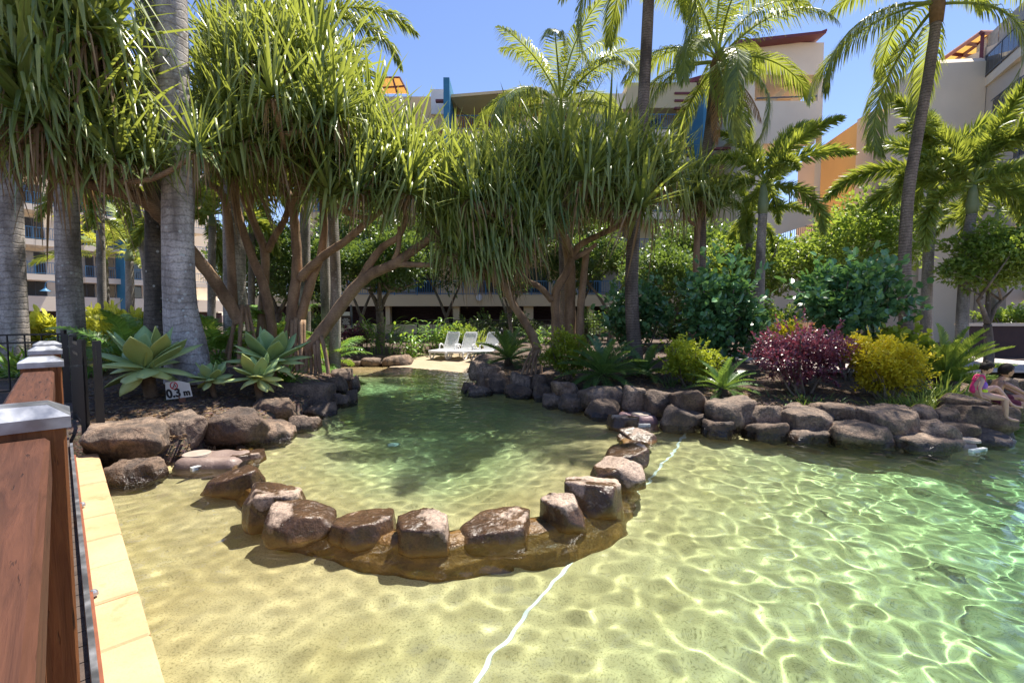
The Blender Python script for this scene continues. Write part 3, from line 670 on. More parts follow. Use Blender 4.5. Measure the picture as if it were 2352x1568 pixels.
def fb(mb, x0, y0, x1, y1, dep, th):
    """frontal box: picture box at its front face's distance, th metres deep"""
    a = P(x0, y1, dep); b = P(x1, y0, dep); box(mb, a[0], b[0], dep, dep + th, a[2], b[2]); return mb
def fbo(name, mat, par, *a): return fb(MB(), *a).build(name, mat, par)
def railing(par, a, b, h, mat, sp=.13, name='balcony_railing'):
    """bar railing between two 3-D points (foot line)"""
    a = np.array(a, float); b = np.array(b, float); d = b - a; L = np.linalg.norm(d); d = d / L; up = np.array([0, 0, 1.0]); nn = np.cross(d, up)
    mb = MB()
    for z in (.08, h): obox(mb, a + up * z - nn * .02, d * L, nn * .04, up * .05)
    k = 0.0
    while k < L: obox(mb, a + up * .08 + d * k - nn * .01, d * .025, nn * .02, up * (h - .08)); k += sp
    k = 0.0
    while k <= L + .01: obox(mb, a + d * min(k, L - .05) - nn * .025, d * .05, nn * .05, up * (h + .05)); k += max(1.2, L / max(1, round(L / 1.6)))
    return mb.build(name, mat, par)
def window(par, x0, y0, x1, y1, dep, panes=2, mat=GLASS, name='window', fr=.05, cur=False):
    a = P(x0, y1, dep); b = P(x1, y0, dep); W = b[0] - a[0]; Hh = b[2] - a[2]
    mb = MB(); f = fr
    box(mb, a[0], b[0], dep - .03, dep + .04, a[2], a[2] + f); box(mb, a[0], b[0], dep - .03, dep + .04, b[2] - f, b[2])
    for i in range(panes + 1):
        x = a[0] + (W - f) * i / panes; box(mb, x, x + f, dep - .032, dep + .042, a[2] + f, b[2] - f)
    w = mb.build(name, GREYR, par)
    for i in range(panes):
        x = a[0] + f + (W - f) * i / panes
        box(MB(), x, x + (W - f) / panes - f, dep, dep + .02, a[2] + f, b[2] - f).build('pane', CURT if (cur and i % 2) else mat, w)
    return w
# --- the middle block, face-on
bl = thing('apartment_block', 'beige apartment block behind the trees with blue fins and balconies', 'building', P(1150, 760, 34))
DM = 33.0
fbo('wall', BEIGE, bl, 700, 222, 1690, 775, DM + 2.6, 8)
fbo('wall_band', BEIGE, bl, 520, 678, 1700, 703, DM - .3, 2.8)
fbo('wall_plinth', BEIGE, bl, 520, 745, 1700, 790, DM + .2, 2.0)
for x0, x1 in ((560, 576), (700, 712), (886, 895), (1041, 1055), (1203, 1225), (1350, 1362), (1500, 1514), (1640, 1660)): fbo('column', BEIGE, bl, x0, 703, x1, 745, DM - .1, .6)
bays = [560, 700, 886, 1041, 1203, 1350, 1500, 1640, 1700]
for i in range(len(bays) - 1):
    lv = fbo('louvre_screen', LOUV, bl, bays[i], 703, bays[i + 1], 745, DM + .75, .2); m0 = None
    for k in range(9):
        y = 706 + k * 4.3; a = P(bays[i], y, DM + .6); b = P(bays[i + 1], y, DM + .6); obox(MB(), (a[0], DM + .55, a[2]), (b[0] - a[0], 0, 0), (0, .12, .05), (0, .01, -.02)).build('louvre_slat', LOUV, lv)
for k in range(4):
    y = 678 - 95 * (k + 1)
    for x0, x1 in ((720, 990), (1040, 1225), (1260, 1440), (1468, 1562)):
        if k == 3 and x0 < 1250: continue
        sl_ = fbo('balcony_slab', CREAM if x0 == 1468 else BEIGE, bl, x0, y, x1, y + 15, DM - .2, 3.0)
        a = P(x0, y, DM - .12); b = P(x1, y, DM - .12); railing(sl_, (a[0], DM - .1, a[2]), (b[0], DM - .1, a[2]), 1.0, RAILB, .16)
        window(sl_, x0 + 8, y - 62, x1 - 8, y - 2, DM + 2.5, max(2, int((x1 - x0) / 45)), cur=True)
for x0, x1 in ((600, 760), (860, 1000), (1100, 1260), (1330, 1480), (1540, 1680)):
    w = window(bl, x0, 615, x1, 672, DM + 2.5, 3, cur=True)
a = P(540, 678, DM); b = P(1690, 678, DM); railing(bl, (a[0], DM - .1, a[2]), (b[0], DM - .1, a[2]), .95, RAILB, .16)
# top floor under the long eave
ev = MB(); prism(ev, [P(1036, 224, DM - 2.0), P(1245, 206, DM - 2.0), P(1245, 200, DM - 2.0), P(1036, 217, DM - 2.0)], (0, 7, 0)); ev.build('eave', BEIGE, bl)
pr = MB(); prism(pr, [P(1036, 226, DM - 1.9), P(1243, 208, DM - 1.9), P(1225, 262, DM + .6), P(1078, 278, DM + .6)], (0, .3, .02)); pr.build('soffit', OLIVE, bl)
sl_ = fbo('balcony_slab', BEIGE, bl, 1036, 300, 1142, 312, DM - 1.0, 3.6); a = P(1036, 300, DM - .9); b = P(1142, 300, DM - .9); railing(sl_, a, b, .95, RAILB, .15)
fbo('wall_panel', BEIGE, bl, 1142, 268, 1250, 330, DM - .4, 3)
fbo('roof_box', WHITEW, bl, 990, 205, 1022, 262, DM + .6, 3); fbo('roof_edge', BEIGE, bl, 975, 222, 1020, 300, DM + .8, 3)
fbo('maroon_beam', MAROON, bl, 1000, 228, 1035, 233, DM - .5, .3); fbo('maroon_beam', MAROON, bl, 1244, 236, 1372, 242, DM - .3, .3)
fbo('parapet', CREAM, bl, 1240, 215, 1480, 250, DM + .8, 1.0); fbo('wall_panel', OLIVE, bl, 1250, 250, 1475, 280, DM + 1.2, 1.0)
for x0, yt, yb in ((1020, 178, 400), (1612, 205, 420)):
    f_ = MB(); fb(f_, x0, yt, x0 + 12, yb, DM - 2.6, 3.2); f_.build('blue_fin', BLUE, bl)
    fp = MB(); prism(fp, [P(x0 + 12, yt + 150, DM - 2.4), P(x0 + 12, yb, DM - 2.4), P(x0 - 32 if x0 > 1500 else x0 + 44, yb, DM - 1.8)], (0, .2, 0)); fp.build('fin_web', BLUE, bl)
# right end: stacked balconies with soffits
fbo('wall_panel', OLIVE, bl, 1440, 190, 1600, 248, DM + .6, 2.0); fbo('wall_panel', OLIVE, bl, 1468, 302, 1560, 345, DM - .1, 2.5)
for y in (338, 352): fbo('maroon_beam', MAROON, bl, 1545, y, 1690, y + 5, DM - .6, .25)
fbo('balcony_slab', CREAM, bl, 1545, 362, 1690, 374, DM - .4, 3)
fbo('wall_panel', OLIVE, bl, 1440, 400, 1690, 640, DM + 1.6, .8)
for x0, y0 in ((1545, 376), (1640, 350)): window(bl, x0, y0 - 35, x0 + 46, y0, DM + 1.4, 2)
# roof with skylight strips behind the coconut crowns
rf = MB(); prism(rf, [P(1530, 205, DM + 1), P(1700, 160, DM + 1), P(1900, 72, DM + 1), P(1900, 66, DM + 1), P(1690, 150, DM + 1), P(1530, 196, DM + 1)], (0, 7, 0)); rf.build('roof', MAROON, bl)
for i in range(4):
    fbo('roof_panel', AMBER, bl, 1555, 200 + i * 17, 1640, 211 + i * 17, DM + .7, .1)
    fbo('maroon_beam', MAROON, bl, 1550, 211.5 + i * 17, 1690, 216 + i * 17, DM + .5, .25)
# pergola peeking over the pandanus
pg = MB(); prism(pg, [P(868, 214, 36), P(935, 214, 36), P(918, 180, 36), P(884, 180, 36)], (0, .1, 0)); pg.build('roof_panel', AMBER, bl)
for q in (((868, 214), (884, 178)), ((884, 178), (918, 178)), ((918, 178), (938, 216)), ((902, 180), (912, 214)), ((874, 202), (930, 198))):
    tube(MB(), [P(*q[0], 35.9), P(*q[1], 35.9)], .07, 5).build('maroon_beam', MAROON, bl)
for px in (790, 1101):
    p = P(px, 683, DM - .34); mb = MB(); aa = np.arange(20) * 2 * math.pi / 20
    prism(mb, [p + np.array([.22 * math.cos(q), 0, .22 * math.sin(q)]) for q in aa], (0, -.12, 0)); mb.build('wall_lamp', WHITEP, bl)
# potted plant on the balcony
# --- tower
tw = thing('tower_block', 'pale tower with see-through openings behind the coconut palms', 'building', P(1790, 760, 31))
DT = 31.0
fbo('wall', CREAM, tw, 1690, 98, 1893, 172, DT, 4); fbo('wall', CREAM, tw, 1690, 232, 1890, 312, DT, 4)
fbo('pier', CREAM, tw, 1878, 172, 1892, 232, DT, .6); fbo('pier', CREAM, tw, 1690, 172, 1735, 232, DT, 4)
fbo('pier', CREAM, tw, 1872, 312, 1888, 720, DT, .6); fbo('wall', CREAM, tw, 1690, 312, 1752, 740, DT, 5)
fbo('wall', CREAM, tw, 1752, 474, 1872, 506, DT, .5); fbo('wall', CREAM, tw, 1752, 312, 1872, 330, DT, .5); fbo('wall', CREAM, tw, 1752, 556, 1886, 740, DT + .2, 4)
fbo('soffit', BEIGE, tw, 1735, 168, 1878, 176, DT + .3, 3.6)
pr = MB(); prism(pr, [P(1760, 232, DT + 1.2), P(1840, 176, DT + 1.2), P(1852, 176, DT + 1.2), P(1780, 232, DT + 1.2)], (0, .4, 0)); pr.build('brace', BEIGE, tw)
pr = MB(); prism(pr, [P(1735, 232, DT + 3.5), P(1838, 232, DT + 3.5), P(1876, 185, DT + 3.5), P(1876, 172, DT + 3.5), P(1735, 172, DT + 3.5)], (0, .3, 0)); pr.build('inner_wall', BEIGE, tw)
pr = MB(); prism(pr, [P(1690, 505, DT - .05), P(1872, 505, DT - .05), P(1872, 512, DT - .05), P(1770, 545, DT - .05), P(1690, 552, DT - .05)], (0, .5, 0)); pr.build('haunch', CREAM, tw)
a = P(1735, 232, DT + .1); b = P(1878, 232, DT + .1); mb = MB(); tube(mb, [P(1738, 226, DT + .1), P(1876, 221, DT + .1)], .05, 6); mb.build('handrail', GREYR, tw)
a = P(1812, 470, DT + .3); b = P(1870, 470, DT + .3); railing(tw, a, b, 1.05, GREYR, .14)
a = P(1755, 556, DT + .3); b = P(1872, 556, DT + .3); railing(tw, a, b, 1.0, GREYR, .14)
rf = MB(); prism(rf, [P(1688, 101, DT - .8), P(1898, 76, DT - .8), P(1898, 70, DT - .8), P(1688, 93, DT - .8)], (0, 5, 0)); rf.build('roof', MAROON, tw)
# --- orange building on the right
ob_ = thing('orange_building', 'orange and peach apartment building on the right with pergola roof', 'building', P(2150, 750, 27))
def wallq(px0, d0, px1, d1, y0, y1, mat, th=3.0, name='wall', zb=0.0):
    """wall between two plan points, top edge y0..y1 in view"""
    a = P(px0, y0, d0); b = P(px1, y1, d1); d = b - a; d[2] = 0; nn = np.array([-d[1], d[0], 0]) / np.linalg.norm(d)
    if nn[1] < 0: nn = -nn
    mb = MB(); prism(mb, [[a[0], a[1], zb], [b[0], b[1], zb], b, a], nn * th); return mb.build(name, mat, ob_)
wallq(1925, 39.5, 1978, 36, 372, 345, PEACH); wallq(1978, 36, 2100, 29.5, 338, 268, ORANGE); wallq(2100, 29.5, 2153, 27.2, 262, 238, PEACH)
wallq(2153, 27, 2258, 23.4, 190, 133, CREAM, 2.5); wallq(2258, 23.4, 2268, 23.15, 133, 140, CREAM, 2.4)
wallq(2262, 25.2, 2420, 20.5, 130, 60, TAUPE, 1.0)
def on(px, py):  # a point on the right building's face
    for (p0, d0, p1, d1) in ((1925, 39.5, 1978, 36), (1978, 36, 2100, 29.5), (2100, 29.5, 2153, 27.2), (2153, 27, 2258, 23.4), (2258, 23.4, 2420, 19.0)):
        if p0 <= px <= p1:
            a = P(p0, 0, d0); b = P(p1, 0, d1); r_ = ray(px, py); d = b - a; m = np.array([[r_[0], -d[0]], [r_[1], -d[1]]]); s_ = np.linalg.solve(m, [a[0], a[1]]); return np.array([0, 0, CAMZ]) + r_ * s_[0]
def owin(x0, y0, x1, y1, panes=1, out=.04):
    a, b = on(x0, y1), on(x1, y1); zt = on(x0, y0)[2]; d = b - a; d[2] = 0; L = np.linalg.norm(d); d /= L; nn = np.array([-d[1], d[0], 0]);  nn = nn if nn[1] < 0 else -nn
    h = zt - a[2]; f = .07; mb = MB(); up = np.array([0, 0, 1.0]); o = a + nn * out
    obox(mb, o, d * L, -nn * .1, up * f); obox(mb, o + up * (h - f), d * L, -nn * .1, up * f); obox(mb, o + up * f, d * f, -nn * .1, up * (h - 2 * f)); obox(mb, o + d * (L - f) + up * f, d * f, -nn * .1, up * (h - 2 * f))
    obox(mb, o + up * h * .5 + d * f, d * (L - 2 * f), -nn * .09, up * .05)
    w = mb.build('window', GREYR, ob_); obox(MB(), o - nn * .025 + d * f + up * f, d * (L - 2 * f), -nn * .03, up * (h - 2 * f)).build('pane', GLASS, w)
for q in ((2006, 334, 2022, 370), (2064, 322, 2076, 345), (2110, 466, 2124, 486), (2102, 702, 2113, 735), (2178, 698, 2193, 742), (2041, 702, 2052, 740), (2200, 219, 2214, 240), (2108, 560, 2120, 590)): owin(*q)
mb = MB(); prism(mb, [P(1903, 386, 38.4), P(1982, 376, 35.8), P(1982, 366, 35.8), P(1934, 370, 37.0)], (.5, 2.0, 0)); mb.build('eave', ORANGE, ob_)
mb = MB(); fb(mb, 1934, 388, 1958, 402, 38.6, .3); mb.build('window', GLASS, ob_)
# balconies at the picture's right edge
def bal(y, h0):
    a, b, c = P(2262, y, 23.2), P(2336, y, 20.6), P(2460, y - 20, 18.2)
    for q in (b, c): q[2] = a[2]
    mb = MB(); prism(mb, [a, b, c, c + np.array([1.5, 4, 0]), a + np.array([1.2, 2.4, 0])], (0, 0, -.42)); s_ = mb.build('balcony_slab', CREAM, ob_)
    railing(s_, a, b, 1.0, GREYR, .4); railing(s_, b, c, 1.0, GREYR, .4)
    for p, q in ((a, b), (b, c)):
        d = q - p; mb = MB(); obox(mb, p + np.array([0, 0, .14]), d, (0, .02, 0), (0, 0, .82)); mb.build('glass_panel', GLASS, s_)
    a2, b2 = a + np.array([1.0, 1.7, .05]), c + np.array([.9, 2.2, .05]); d = b2 - a2; L = np.linalg.norm(d); d = d / L
    k = .2
    while k < L - .9: obox(MB(), a2 + d * k + np.array([-.25, -.35, 0]), d * .85, (.1, .15, 0), (0, 0, 2.1)).build('curtained_door', CURT, s_); k += .95
for y in (180, 292, 405, 520): bal(y, 0)
mb = MB(); a, b = P(2222, 667, 24.2), P(2450, 650, 18.6); b[2] = a[2]; prism(mb, [a, b, b + np.array([1, 3, 0]), a + np.array([1, 3, 0])], (0, 0, -.55)); mb.build('wall_band', TAUPE, ob_)
mb = MB(); a, b = P(2225, 690, 25.6), P(2450, 690, 20); b[2] = a[2]; prism(mb, [a, b, b - np.array([0, 0, 2.2]), a - np.array([0, 0, 2.2])], (.3, .6, 0)); mb.build('recess_shade', LOUV, ob_)  # solid dark slab, painted in for the shade inside the opening
# pergola with amber sheets, and the long maroon fascia
e0, e1, e2 = P(2155, 144, 26.8), P(2253, 76, 23.4), P(2310, 76, 24.2); w0 = P(2206, 153, 27.6)
for p, q in ((e0, e1), (e1, e2), (e0, w0), (w0, e2), ((e0 + w0) / 2, (e1 + e2) / 2), (e0 * .67 + e1 * .33, w0 * .67 + e2 * .33), (e0 * .33 + e1 * .67, w0 * .33 + e2 * .67)): tube(MB(), [p, q], .11, 4).build('maroon_beam', MAROON, ob_)
for p in (e0, e1 * .93 + e2 * .07, w0): tube(MB(), [p, p - np.array([0, 0, 1.5])], .10, 4).build('maroon_post', MAROON, ob_)
up = np.array([0, 0, .1])
prism(MB(), [e0 + up, e1 + up, e2 + up, w0 + up], (0, 0, .03)).build('roof_panel', AMBER, ob_)
tube(MB(), [P(2203, 157, 27.2), P(2420, 4, 19.2)], .16, 4).build('roof_fascia', MAROON, ob_)
prism(MB(), [P(2262, 140, 24.4), P(2420, 22, 19.4), P(2470, 60, 22.5), P(2290, 150, 27)], (0, 0, .2)).build('roof_soffit', TAUPE, ob_)
fbs = MB(); a, b = on(2160, 188), on(2204, 162); prism(fbs, [a + np.array([0, -.05, 0]), b + np.array([0, -.05, 0]), b + np.array([0, -.05, .5]), a + np.array([0, -.05, 1.0])], (0, .05, 0)); fbs.build('glass_screen', BLUE, ob_)
# --- far left block with balconies
lb = thing('balcony_block', 'cream balcony building seen between the royal palm trunks', 'building', P(180, 740, 45))
u0 = P(-120, 722, 36.5); ud = np.array([math.sin(R(28)), math.cos(R(28)), 0]); un = np.array([ud[1], -ud[0], 0])     # facade runs into the picture
def lp(px):
    r_ = ray(px, 722); m = np.array([[r_[0], -ud[0]], [r_[1], -ud[1]]]); return np.linalg.solve(m, u0[:2])[1]
def lbox(name, mat, par, px0, px1, z0, z1, d0, d1):
    k0, k1 = lp(px0), lp(px1); a = u0 + ud * k0; a[2] = z0; return obox(MB(), a + un * d1, ud * (k1 - k0), un * (d0 - d1), (0, 0, z1 - z0)).build(name, mat, par)
lbox('wall', CREAM, lb, -100, 520, 0, 18, -6, -1.6)
zs = [2.15, 5.3, 8.3, 11.3, 14.3]
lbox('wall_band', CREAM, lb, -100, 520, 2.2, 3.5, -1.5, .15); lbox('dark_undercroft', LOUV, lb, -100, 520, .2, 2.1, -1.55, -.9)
for i, z in enumerate((5.35, 8.30, 11.25, 14.2)):
    for x0, x1 in ((20, 128), (196, 238), (242, 346), (360, 470)):
        pj = 1.0 if x0 in (20, 360) else .45
        s_ = lbox('balcony_slab', CREAM, lb, x0, x1, z - .5, z, -1.6, pj)
        a = u0 + ud * lp(x0 + 1) + un * (pj - .08); b = u0 + ud * lp(x1 - 1) + un * (pj - .08); a[2] = b[2] = z; railing(s_, a, b, 1.0, RAILB, .17)
for i, z in enumerate((3.55, 5.4, 8.35, 11.3)):
    for x0, x1 in ((30, 72), (74, 128), (200, 238), (243, 285), (288, 345), (362, 410), (412, 465)):
        h = 1.35 if i == 0 else 2.1
        w = lbox('window', GREYR, lb, x0, x1, z, z + h, -1.6, -1.52); lbox('pane', CURT if (x0 * 7 + i) % 3 == 0 else GLASS, w, x0 + 2, (x0 + x1) / 2 - 1, z + .07, z + h - .07, -1.56, -1.49)
        lbox('pane', GLASS, w, (x0 + x1) / 2 + 1, x1 - 2, z + .07, z + h - .07, -1.56, -1.49)
lbox('blue_fin', BLUE, lb, 276, 283, 2.3, 12, -.4, 1.3)
# hanging gooseneck lamp by that wall
t = thing('gooseneck_lamp', 'blue-grey gooseneck shade lamp on the far left building', 'lamp', P(104, 672, 40))
p = P(104, 668, 40); tube(MB(), smooth_path([P(128, 648, 40.6), P(112, 646, 40.2), P(104, 652, 40), P(104, 662, 40)]), .03, 6).build('arm', RAILB, t)
lathe(MB(), p, [(.06, .34), (.09, .2), (.22, .08), (.34, .0), (.36, -.03), (.33, -.03), (.2, .06)], 20).build('lamp_shade', RAILB, t)
# hills of the horizon stay hidden; a hedge line closes the garden in front of the middle block
# ------------------------------------------------------------------ bark and leaf materials
def barkmat(name, dark, light, rings, ringamt=.5, lichen=0.0, rough=.85, patch=.6):
    n = NT(name); v = n.pos(); f = n.noise(n.mapping(v, (3, 3, 1.1)), 1.0, 5, .6); g = n.noise(v, 30, 5, .6)
    c = n.mix(n.ramp(f, [(.36, 0.), (.62, 1.)]), dark, light)
    w = n.wave(v, rings, 4.5, 1.2, 'Z'); ln = n.ramp(w, [(.02, 1.), (.16, 0.)]); c = n.mix(n.math('MULTIPLY', ln, ringamt), c, tuple(.35 * x for x in dark))
    c = n.mix(n.ramp(g, [(.3, patch), (.55, 0.)]), c, tuple(.5 * x for x in dark))
    if lichen:
        d = n.voro(v, 7.5); sp = n.ramp(n.math('ADD', d, n.math('MULTIPLY', n.noise(v, 20, 2), .12)), [(.24, 1.), (.28, 0.)])
        m = n.math('MULTIPLY', sp, n.ramp(n.noise(v, 1.6, 3), [(.46, 0.), (.56, lichen)])); c = n.mix(m, c, (.52, .53, .50))
    n.color(c); n.set(Roughness=rough); b1 = n.bump(g, .35, .015); n.bump(n.math('SUBTRACT', 1.0, ln), .5, .02, b1); return n.m
ROYAL = barkmat('royal_palm_bark', (.20, .17, .15), (.60, .54, .50), 2.2, .28, .9)
DARKRO = barkmat('dark_palm_bark', (.05, .042, .034), (.16, .135, .11), 3.0, .4, .8)  # darker brown-grey palm bark with pale spots
COCO = barkmat('coconut_bark', (.085, .065, .052), (.27, .215, .175), 4.6, .7)
PANDB = barkmat('pandanus_bark', (.19, .115, .066), (.43, .28, .17), 9.0, .5, 0, .8, .35)
GREYB = barkmat('grey_bark', (.13, .115, .10), (.38, .345, .31), 5.0, .3, .4)
TREEB = barkmat('tree_bark', (.10, .075, .055), (.26, .21, .16), 1.0, .1, .3)
SHAFT = plain('green_crownshaft', (.16, .22, .11), (.22, .27, .15), .5, 4, coord='pos')
L_PAND = leafmat('pandanus_leaf', (0.075, 0.140, 0.040), (0.34, 0.385, 0.115), (0.50, 0.56, 0.08), .36, .32, .6)
L_DEAD = leafmat('dead_leaf', (0.156, 0.090, 0.046), (0.460, 0.333, 0.207), (0.418, 0.242, 0.099), .25, .8, .2)
L_COCO = leafmat('coconut_leaflet', (0.067, 0.125, 0.026), (0.252, 0.319, 0.076), (0.554, 0.607, 0.079), .40, .36, .6)
L_COCOB = leafmat('brown_frond_leaflet', (0.203, 0.109, 0.051), (0.504, 0.308, 0.154), (0.504, 0.264, 0.096), .35, .7, .3)
L_FOX = leafmat('foxtail_leaflet', (0.055, 0.131, 0.031), (0.297, 0.403, 0.105), (0.607, 0.660, 0.079), .38, .38, .6)
L_CYC = leafmat('cycad_leaflet', (0.042, 0.104, 0.034), (0.164, 0.291, 0.082), (0.360, 0.518, 0.072), .28, .36, .6)
L_CYL = leafmat('sunny_cycad_leaflet', (0.072, 0.145, 0.029), (0.252, 0.378, 0.070), (0.540, 0.624, 0.084), .38, .36, .6)
L_BIG = leafmat('glossy_shrub_leaf', (0.038, 0.114, 0.046), (0.168, 0.347, 0.146), (0.218, 0.406, 0.078), .20, .25, .8)
L_TREE = leafmat('tree_leaf', (0.043, 0.104, 0.024), (0.246, 0.378, 0.076), (0.576, 0.720, 0.086), .36, .36, .6)
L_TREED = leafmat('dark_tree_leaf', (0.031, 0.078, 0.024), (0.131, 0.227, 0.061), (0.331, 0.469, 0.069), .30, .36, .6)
L_PURP = leafmat('purple_leaf', (.075, .022, .040), (.30, .115, .175), (.36, .07, .10), .26, .34, .6)
L_YEL = leafmat('golden_leaf', (0.264, 0.251, 0.015), (0.850, 0.719, 0.043), (0.847, 0.702, 0.036), .38, .45, .4)
L_LIME = leafmat('lime_leaf', (0.102, 0.174, 0.017), (0.476, 0.532, 0.049), (0.624, 0.672, 0.048), .36, .42, .4)
L_GIN = leafmat('ginger_leaf', (0.047, 0.142, 0.026), (0.237, 0.437, 0.082), (0.518, 0.691, 0.072), .34, .34, .6)
L_GINY = leafmat('yellow_ginger_leaf', (0.255, 0.303, 0.032), (0.850, 0.837, 0.127), (0.818, 0.792, 0.079), .38, .4, .5)
L_GRAS = leafmat('strappy_grass_blade', (0.072, 0.145, 0.022), (0.364, 0.462, 0.098), (0.576, 0.648, 0.096), .38, .42, .5)
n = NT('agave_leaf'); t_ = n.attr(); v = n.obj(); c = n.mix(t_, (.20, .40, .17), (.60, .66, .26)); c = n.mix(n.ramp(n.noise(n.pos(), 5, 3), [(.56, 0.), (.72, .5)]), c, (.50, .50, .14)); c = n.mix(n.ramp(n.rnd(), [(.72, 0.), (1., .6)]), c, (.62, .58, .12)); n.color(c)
n.set(Roughness=.5); tr = n.n.new('ShaderNodeBsdfTranslucent'); tr.inputs[0].default_value = (.5, .6, .16, 1); mx = n.n.new('ShaderNodeMixShader'); mx.inputs[0].default_value = .16
n.ln(n.b.outputs[0], mx.inputs[1]); n.ln(tr.outputs[0], mx.inputs[2]); n.ln(mx.outputs[0], n.out.inputs['Surface']); L_AGA = n.m
rs = np.random.default_rng(5)
def unit(v): v = np.asarray(v, float); return v / (np.linalg.norm(v) + 1e-9)

# ------------------------------------------------------------------ leaf builders
def arc_leaf(mb, base, az, e0, L, w, bend, kink=None, seg=6, fold=.35, tone=.5, prof=None, e1=None, roll=0.0):
    """strap leaf rising at e0, bending down along its length; kink: where it folds over to hang"""
    p = np.array(base, float); pts = [p.copy()]; e = e0; sd = np.array([-math.sin(az), math.cos(az), 0.0])
    for i in range(seg):
        u = (i + 1) / seg
        if kink is not None and u > kink: e = max(-1.5, min(e, e1 + .15 * (1 - u)))
        else: e -= bend / seg
        p = p + (L / seg) * np.array([math.cos(az) * math.cos(e), math.sin(az) * math.cos(e), math.sin(e)]); pts.append(p.copy())
    uu = np.linspace(0, 1, seg + 1); ww = w * (np.interp(uu, [0, .15, .6, .9, 1], [.8, 1, .8, .35, .03]) if prof is None else np.interp(uu, *prof))
    strip(mb, pts, ww, sd, fold, tone)
def rosette(seed, n=66, L=1.42):
    r = np.random.default_rng(seed); mb = MB()
    for i in range(n):
        u = i / n; az = i * 2.39996 + r.normal() * .2; e0 = 1.50 - 1.85 * u ** 1.05 + r.normal() * .16
        l = L * (.60 + .5 * math.sin(math.pi * min(1, u * .8 + .25))) * r.uniform(.7, 1.25)
        kk = r.uniform(.28, .85) if u > .22 and r.random() < .88 else None
        arc_leaf(mb, (.05 * math.cos(az), .05 * math.sin(az), .10 * (1 - u)), az, e0, l, r.uniform(.026, .042), r.uniform(.1, .7), kk, 8, .45, np.clip(r.normal(.42 + .25 * (1 - u), .28), 0, 1), e1=r.uniform(-1.54, -.95))
    return mb.mesh('leaf_rosette', L_PAND, True)
def skirt(seed, n=24, L=1.1):
    r = np.random.default_rng(seed); mb = MB()
    for i in range(n):
        az = r.uniform(0, 6.28); rr = r.uniform(.03, .28)
        arc_leaf(mb, (rr * math.cos(az), rr * math.sin(az), r.uniform(-.05, .05) - .05), az, r.uniform(-1.0, .1), L * r.uniform(.35, 1.25), r.uniform(.007, .020), .6, .25, 6, .5, np.clip(r.normal(.5, .28), 0, 1), e1=r.uniform(-1.55, -1.3))
    return mb.mesh('dead_skirt', L_DEAD, True)
ROS = [rosette(20 + i) for i in range(8)]; SKI = [skirt(60 + i) for i in range(6)]
def frond_mesh(seed, L, e0, sag, n, ll, lw, mat, pet=.16, bush=0.0, vv=.25, hang=.5, stiff=False, alpha=(70, 28), rach=.03, name='frond', tone=.5):
    """pinnate frond leaving the origin along +X at elevation e0 and arching over"""
    r = np.random.default_rng(seed); mb = MB(); S = 24; p = np.zeros(3); pts = [p.copy()]; tw = r.normal() * .25
    for i in range(S):
        u = (i + .5) / S; e = e0 - sag * u ** 1.35; yaw = tw * u * u
        p = p + (L / S) * np.array([math.cos(e) * math.cos(yaw), math.cos(e) * math.sin(yaw), math.sin(e)]); pts.append(p.copy())
    pts = np.array(pts); us = np.linspace(0, 1, S + 1)
    tube(mb, pts[::2], rach * (1.0 - .85 * us[::2]), 5, .9)
    for i in range(n):
        v_ = i / (n - 1); u = pet + (1 - pet) * v_ * .985
        q = np.array([np.interp(u, us, pts[:, k]) for k in range(3)]); q2 = np.array([np.interp(min(1, u + .03), us, pts[:, k]) for k in range(3)]); q1 = np.array([np.interp(u - .03, us, pts[:, k]) for k in range(3)])
        tn = unit(q2 - q1); sd = unit(np.cross(tn, (0, 0, 1.0))) if abs(tn[2]) < .97 else np.array([0, 1.0, 0]); nr = np.cross(sd, tn)
        l = ll * (math.sin(math.pi * (.14 + .80 * v_)) ** .7) * r.uniform(.88, 1.1); al = R(alpha[0] + (alpha[1] - alpha[0]) * v_) + r.normal() * .06
        for s in ((-1, 1) if not bush else (-1, 1, -1, 1)):
            ph = vv + r.normal() * .09 if not bush else r.uniform(-bush, bush) + .3
            d = tn * math.cos(al) + (sd * s * math.cos(ph) + nr * math.sin(ph)) * math.sin(al)
            a = q; g = np.array([0, 0, -1.0]); h = hang * r.uniform(.6, 1.3)
            if stiff: P3 = [a, a + d * l * .55, a + unit(d + g * h * .3) * l]
            else:
                m = a + unit(d + g * h * .35) * l * .5; P3 = [a, m, m + unit(d + g * h * 2.0) * l * .5]
            w_ = unit(np.cross(d, nr if not bush else (r.normal(), r.normal(), r.normal()))) ; ws = lw * r.uniform(.85, 1.15)
            strip(mb, P3, [ws * .6, ws, ws * .08], w_, 0, np.clip(tone + r.normal() * .2, 0, 1))
    return mb.mesh(name, mat, False)
ELV = [80, 64, 48, 33, 18, 2, -18, -38]
COCOF = [frond_mesh(200 + i, 4.0, R(e), 1.35 + .10 * i, 92, .9, .018, L_COCO, .2, vv=.15, hang=.75 + .1 * i, rach=.045, tone=.62 - .03 * i) for i, e in enumerate(ELV)]
COCOB = [frond_mesh(230 + i, 3.0, R(e), .6, 44, .55, .012, L_COCOB, .25, vv=-.3, hang=1.6, rach=.035) for i, e in enumerate((-38, -55))]
FOXF = [frond_mesh(250 + i, 2.6, R(e), .95 + .12 * i, 100, .44, .024, L_FOX, .12, bush=1.7, hang=.12, rach=.035, alpha=(58, 34)) for i, e in enumerate((74, 56, 40, 24, 8, -8))]
ROYF = [frond_mesh(270 + i, 3.6, R(e), 1.2 + .1 * i, 70, .72, .024, L_COCO, .14, bush=.9, hang=.7, rach=.045) for i, e in enumerate((72, 50, 30, 10, -12))]
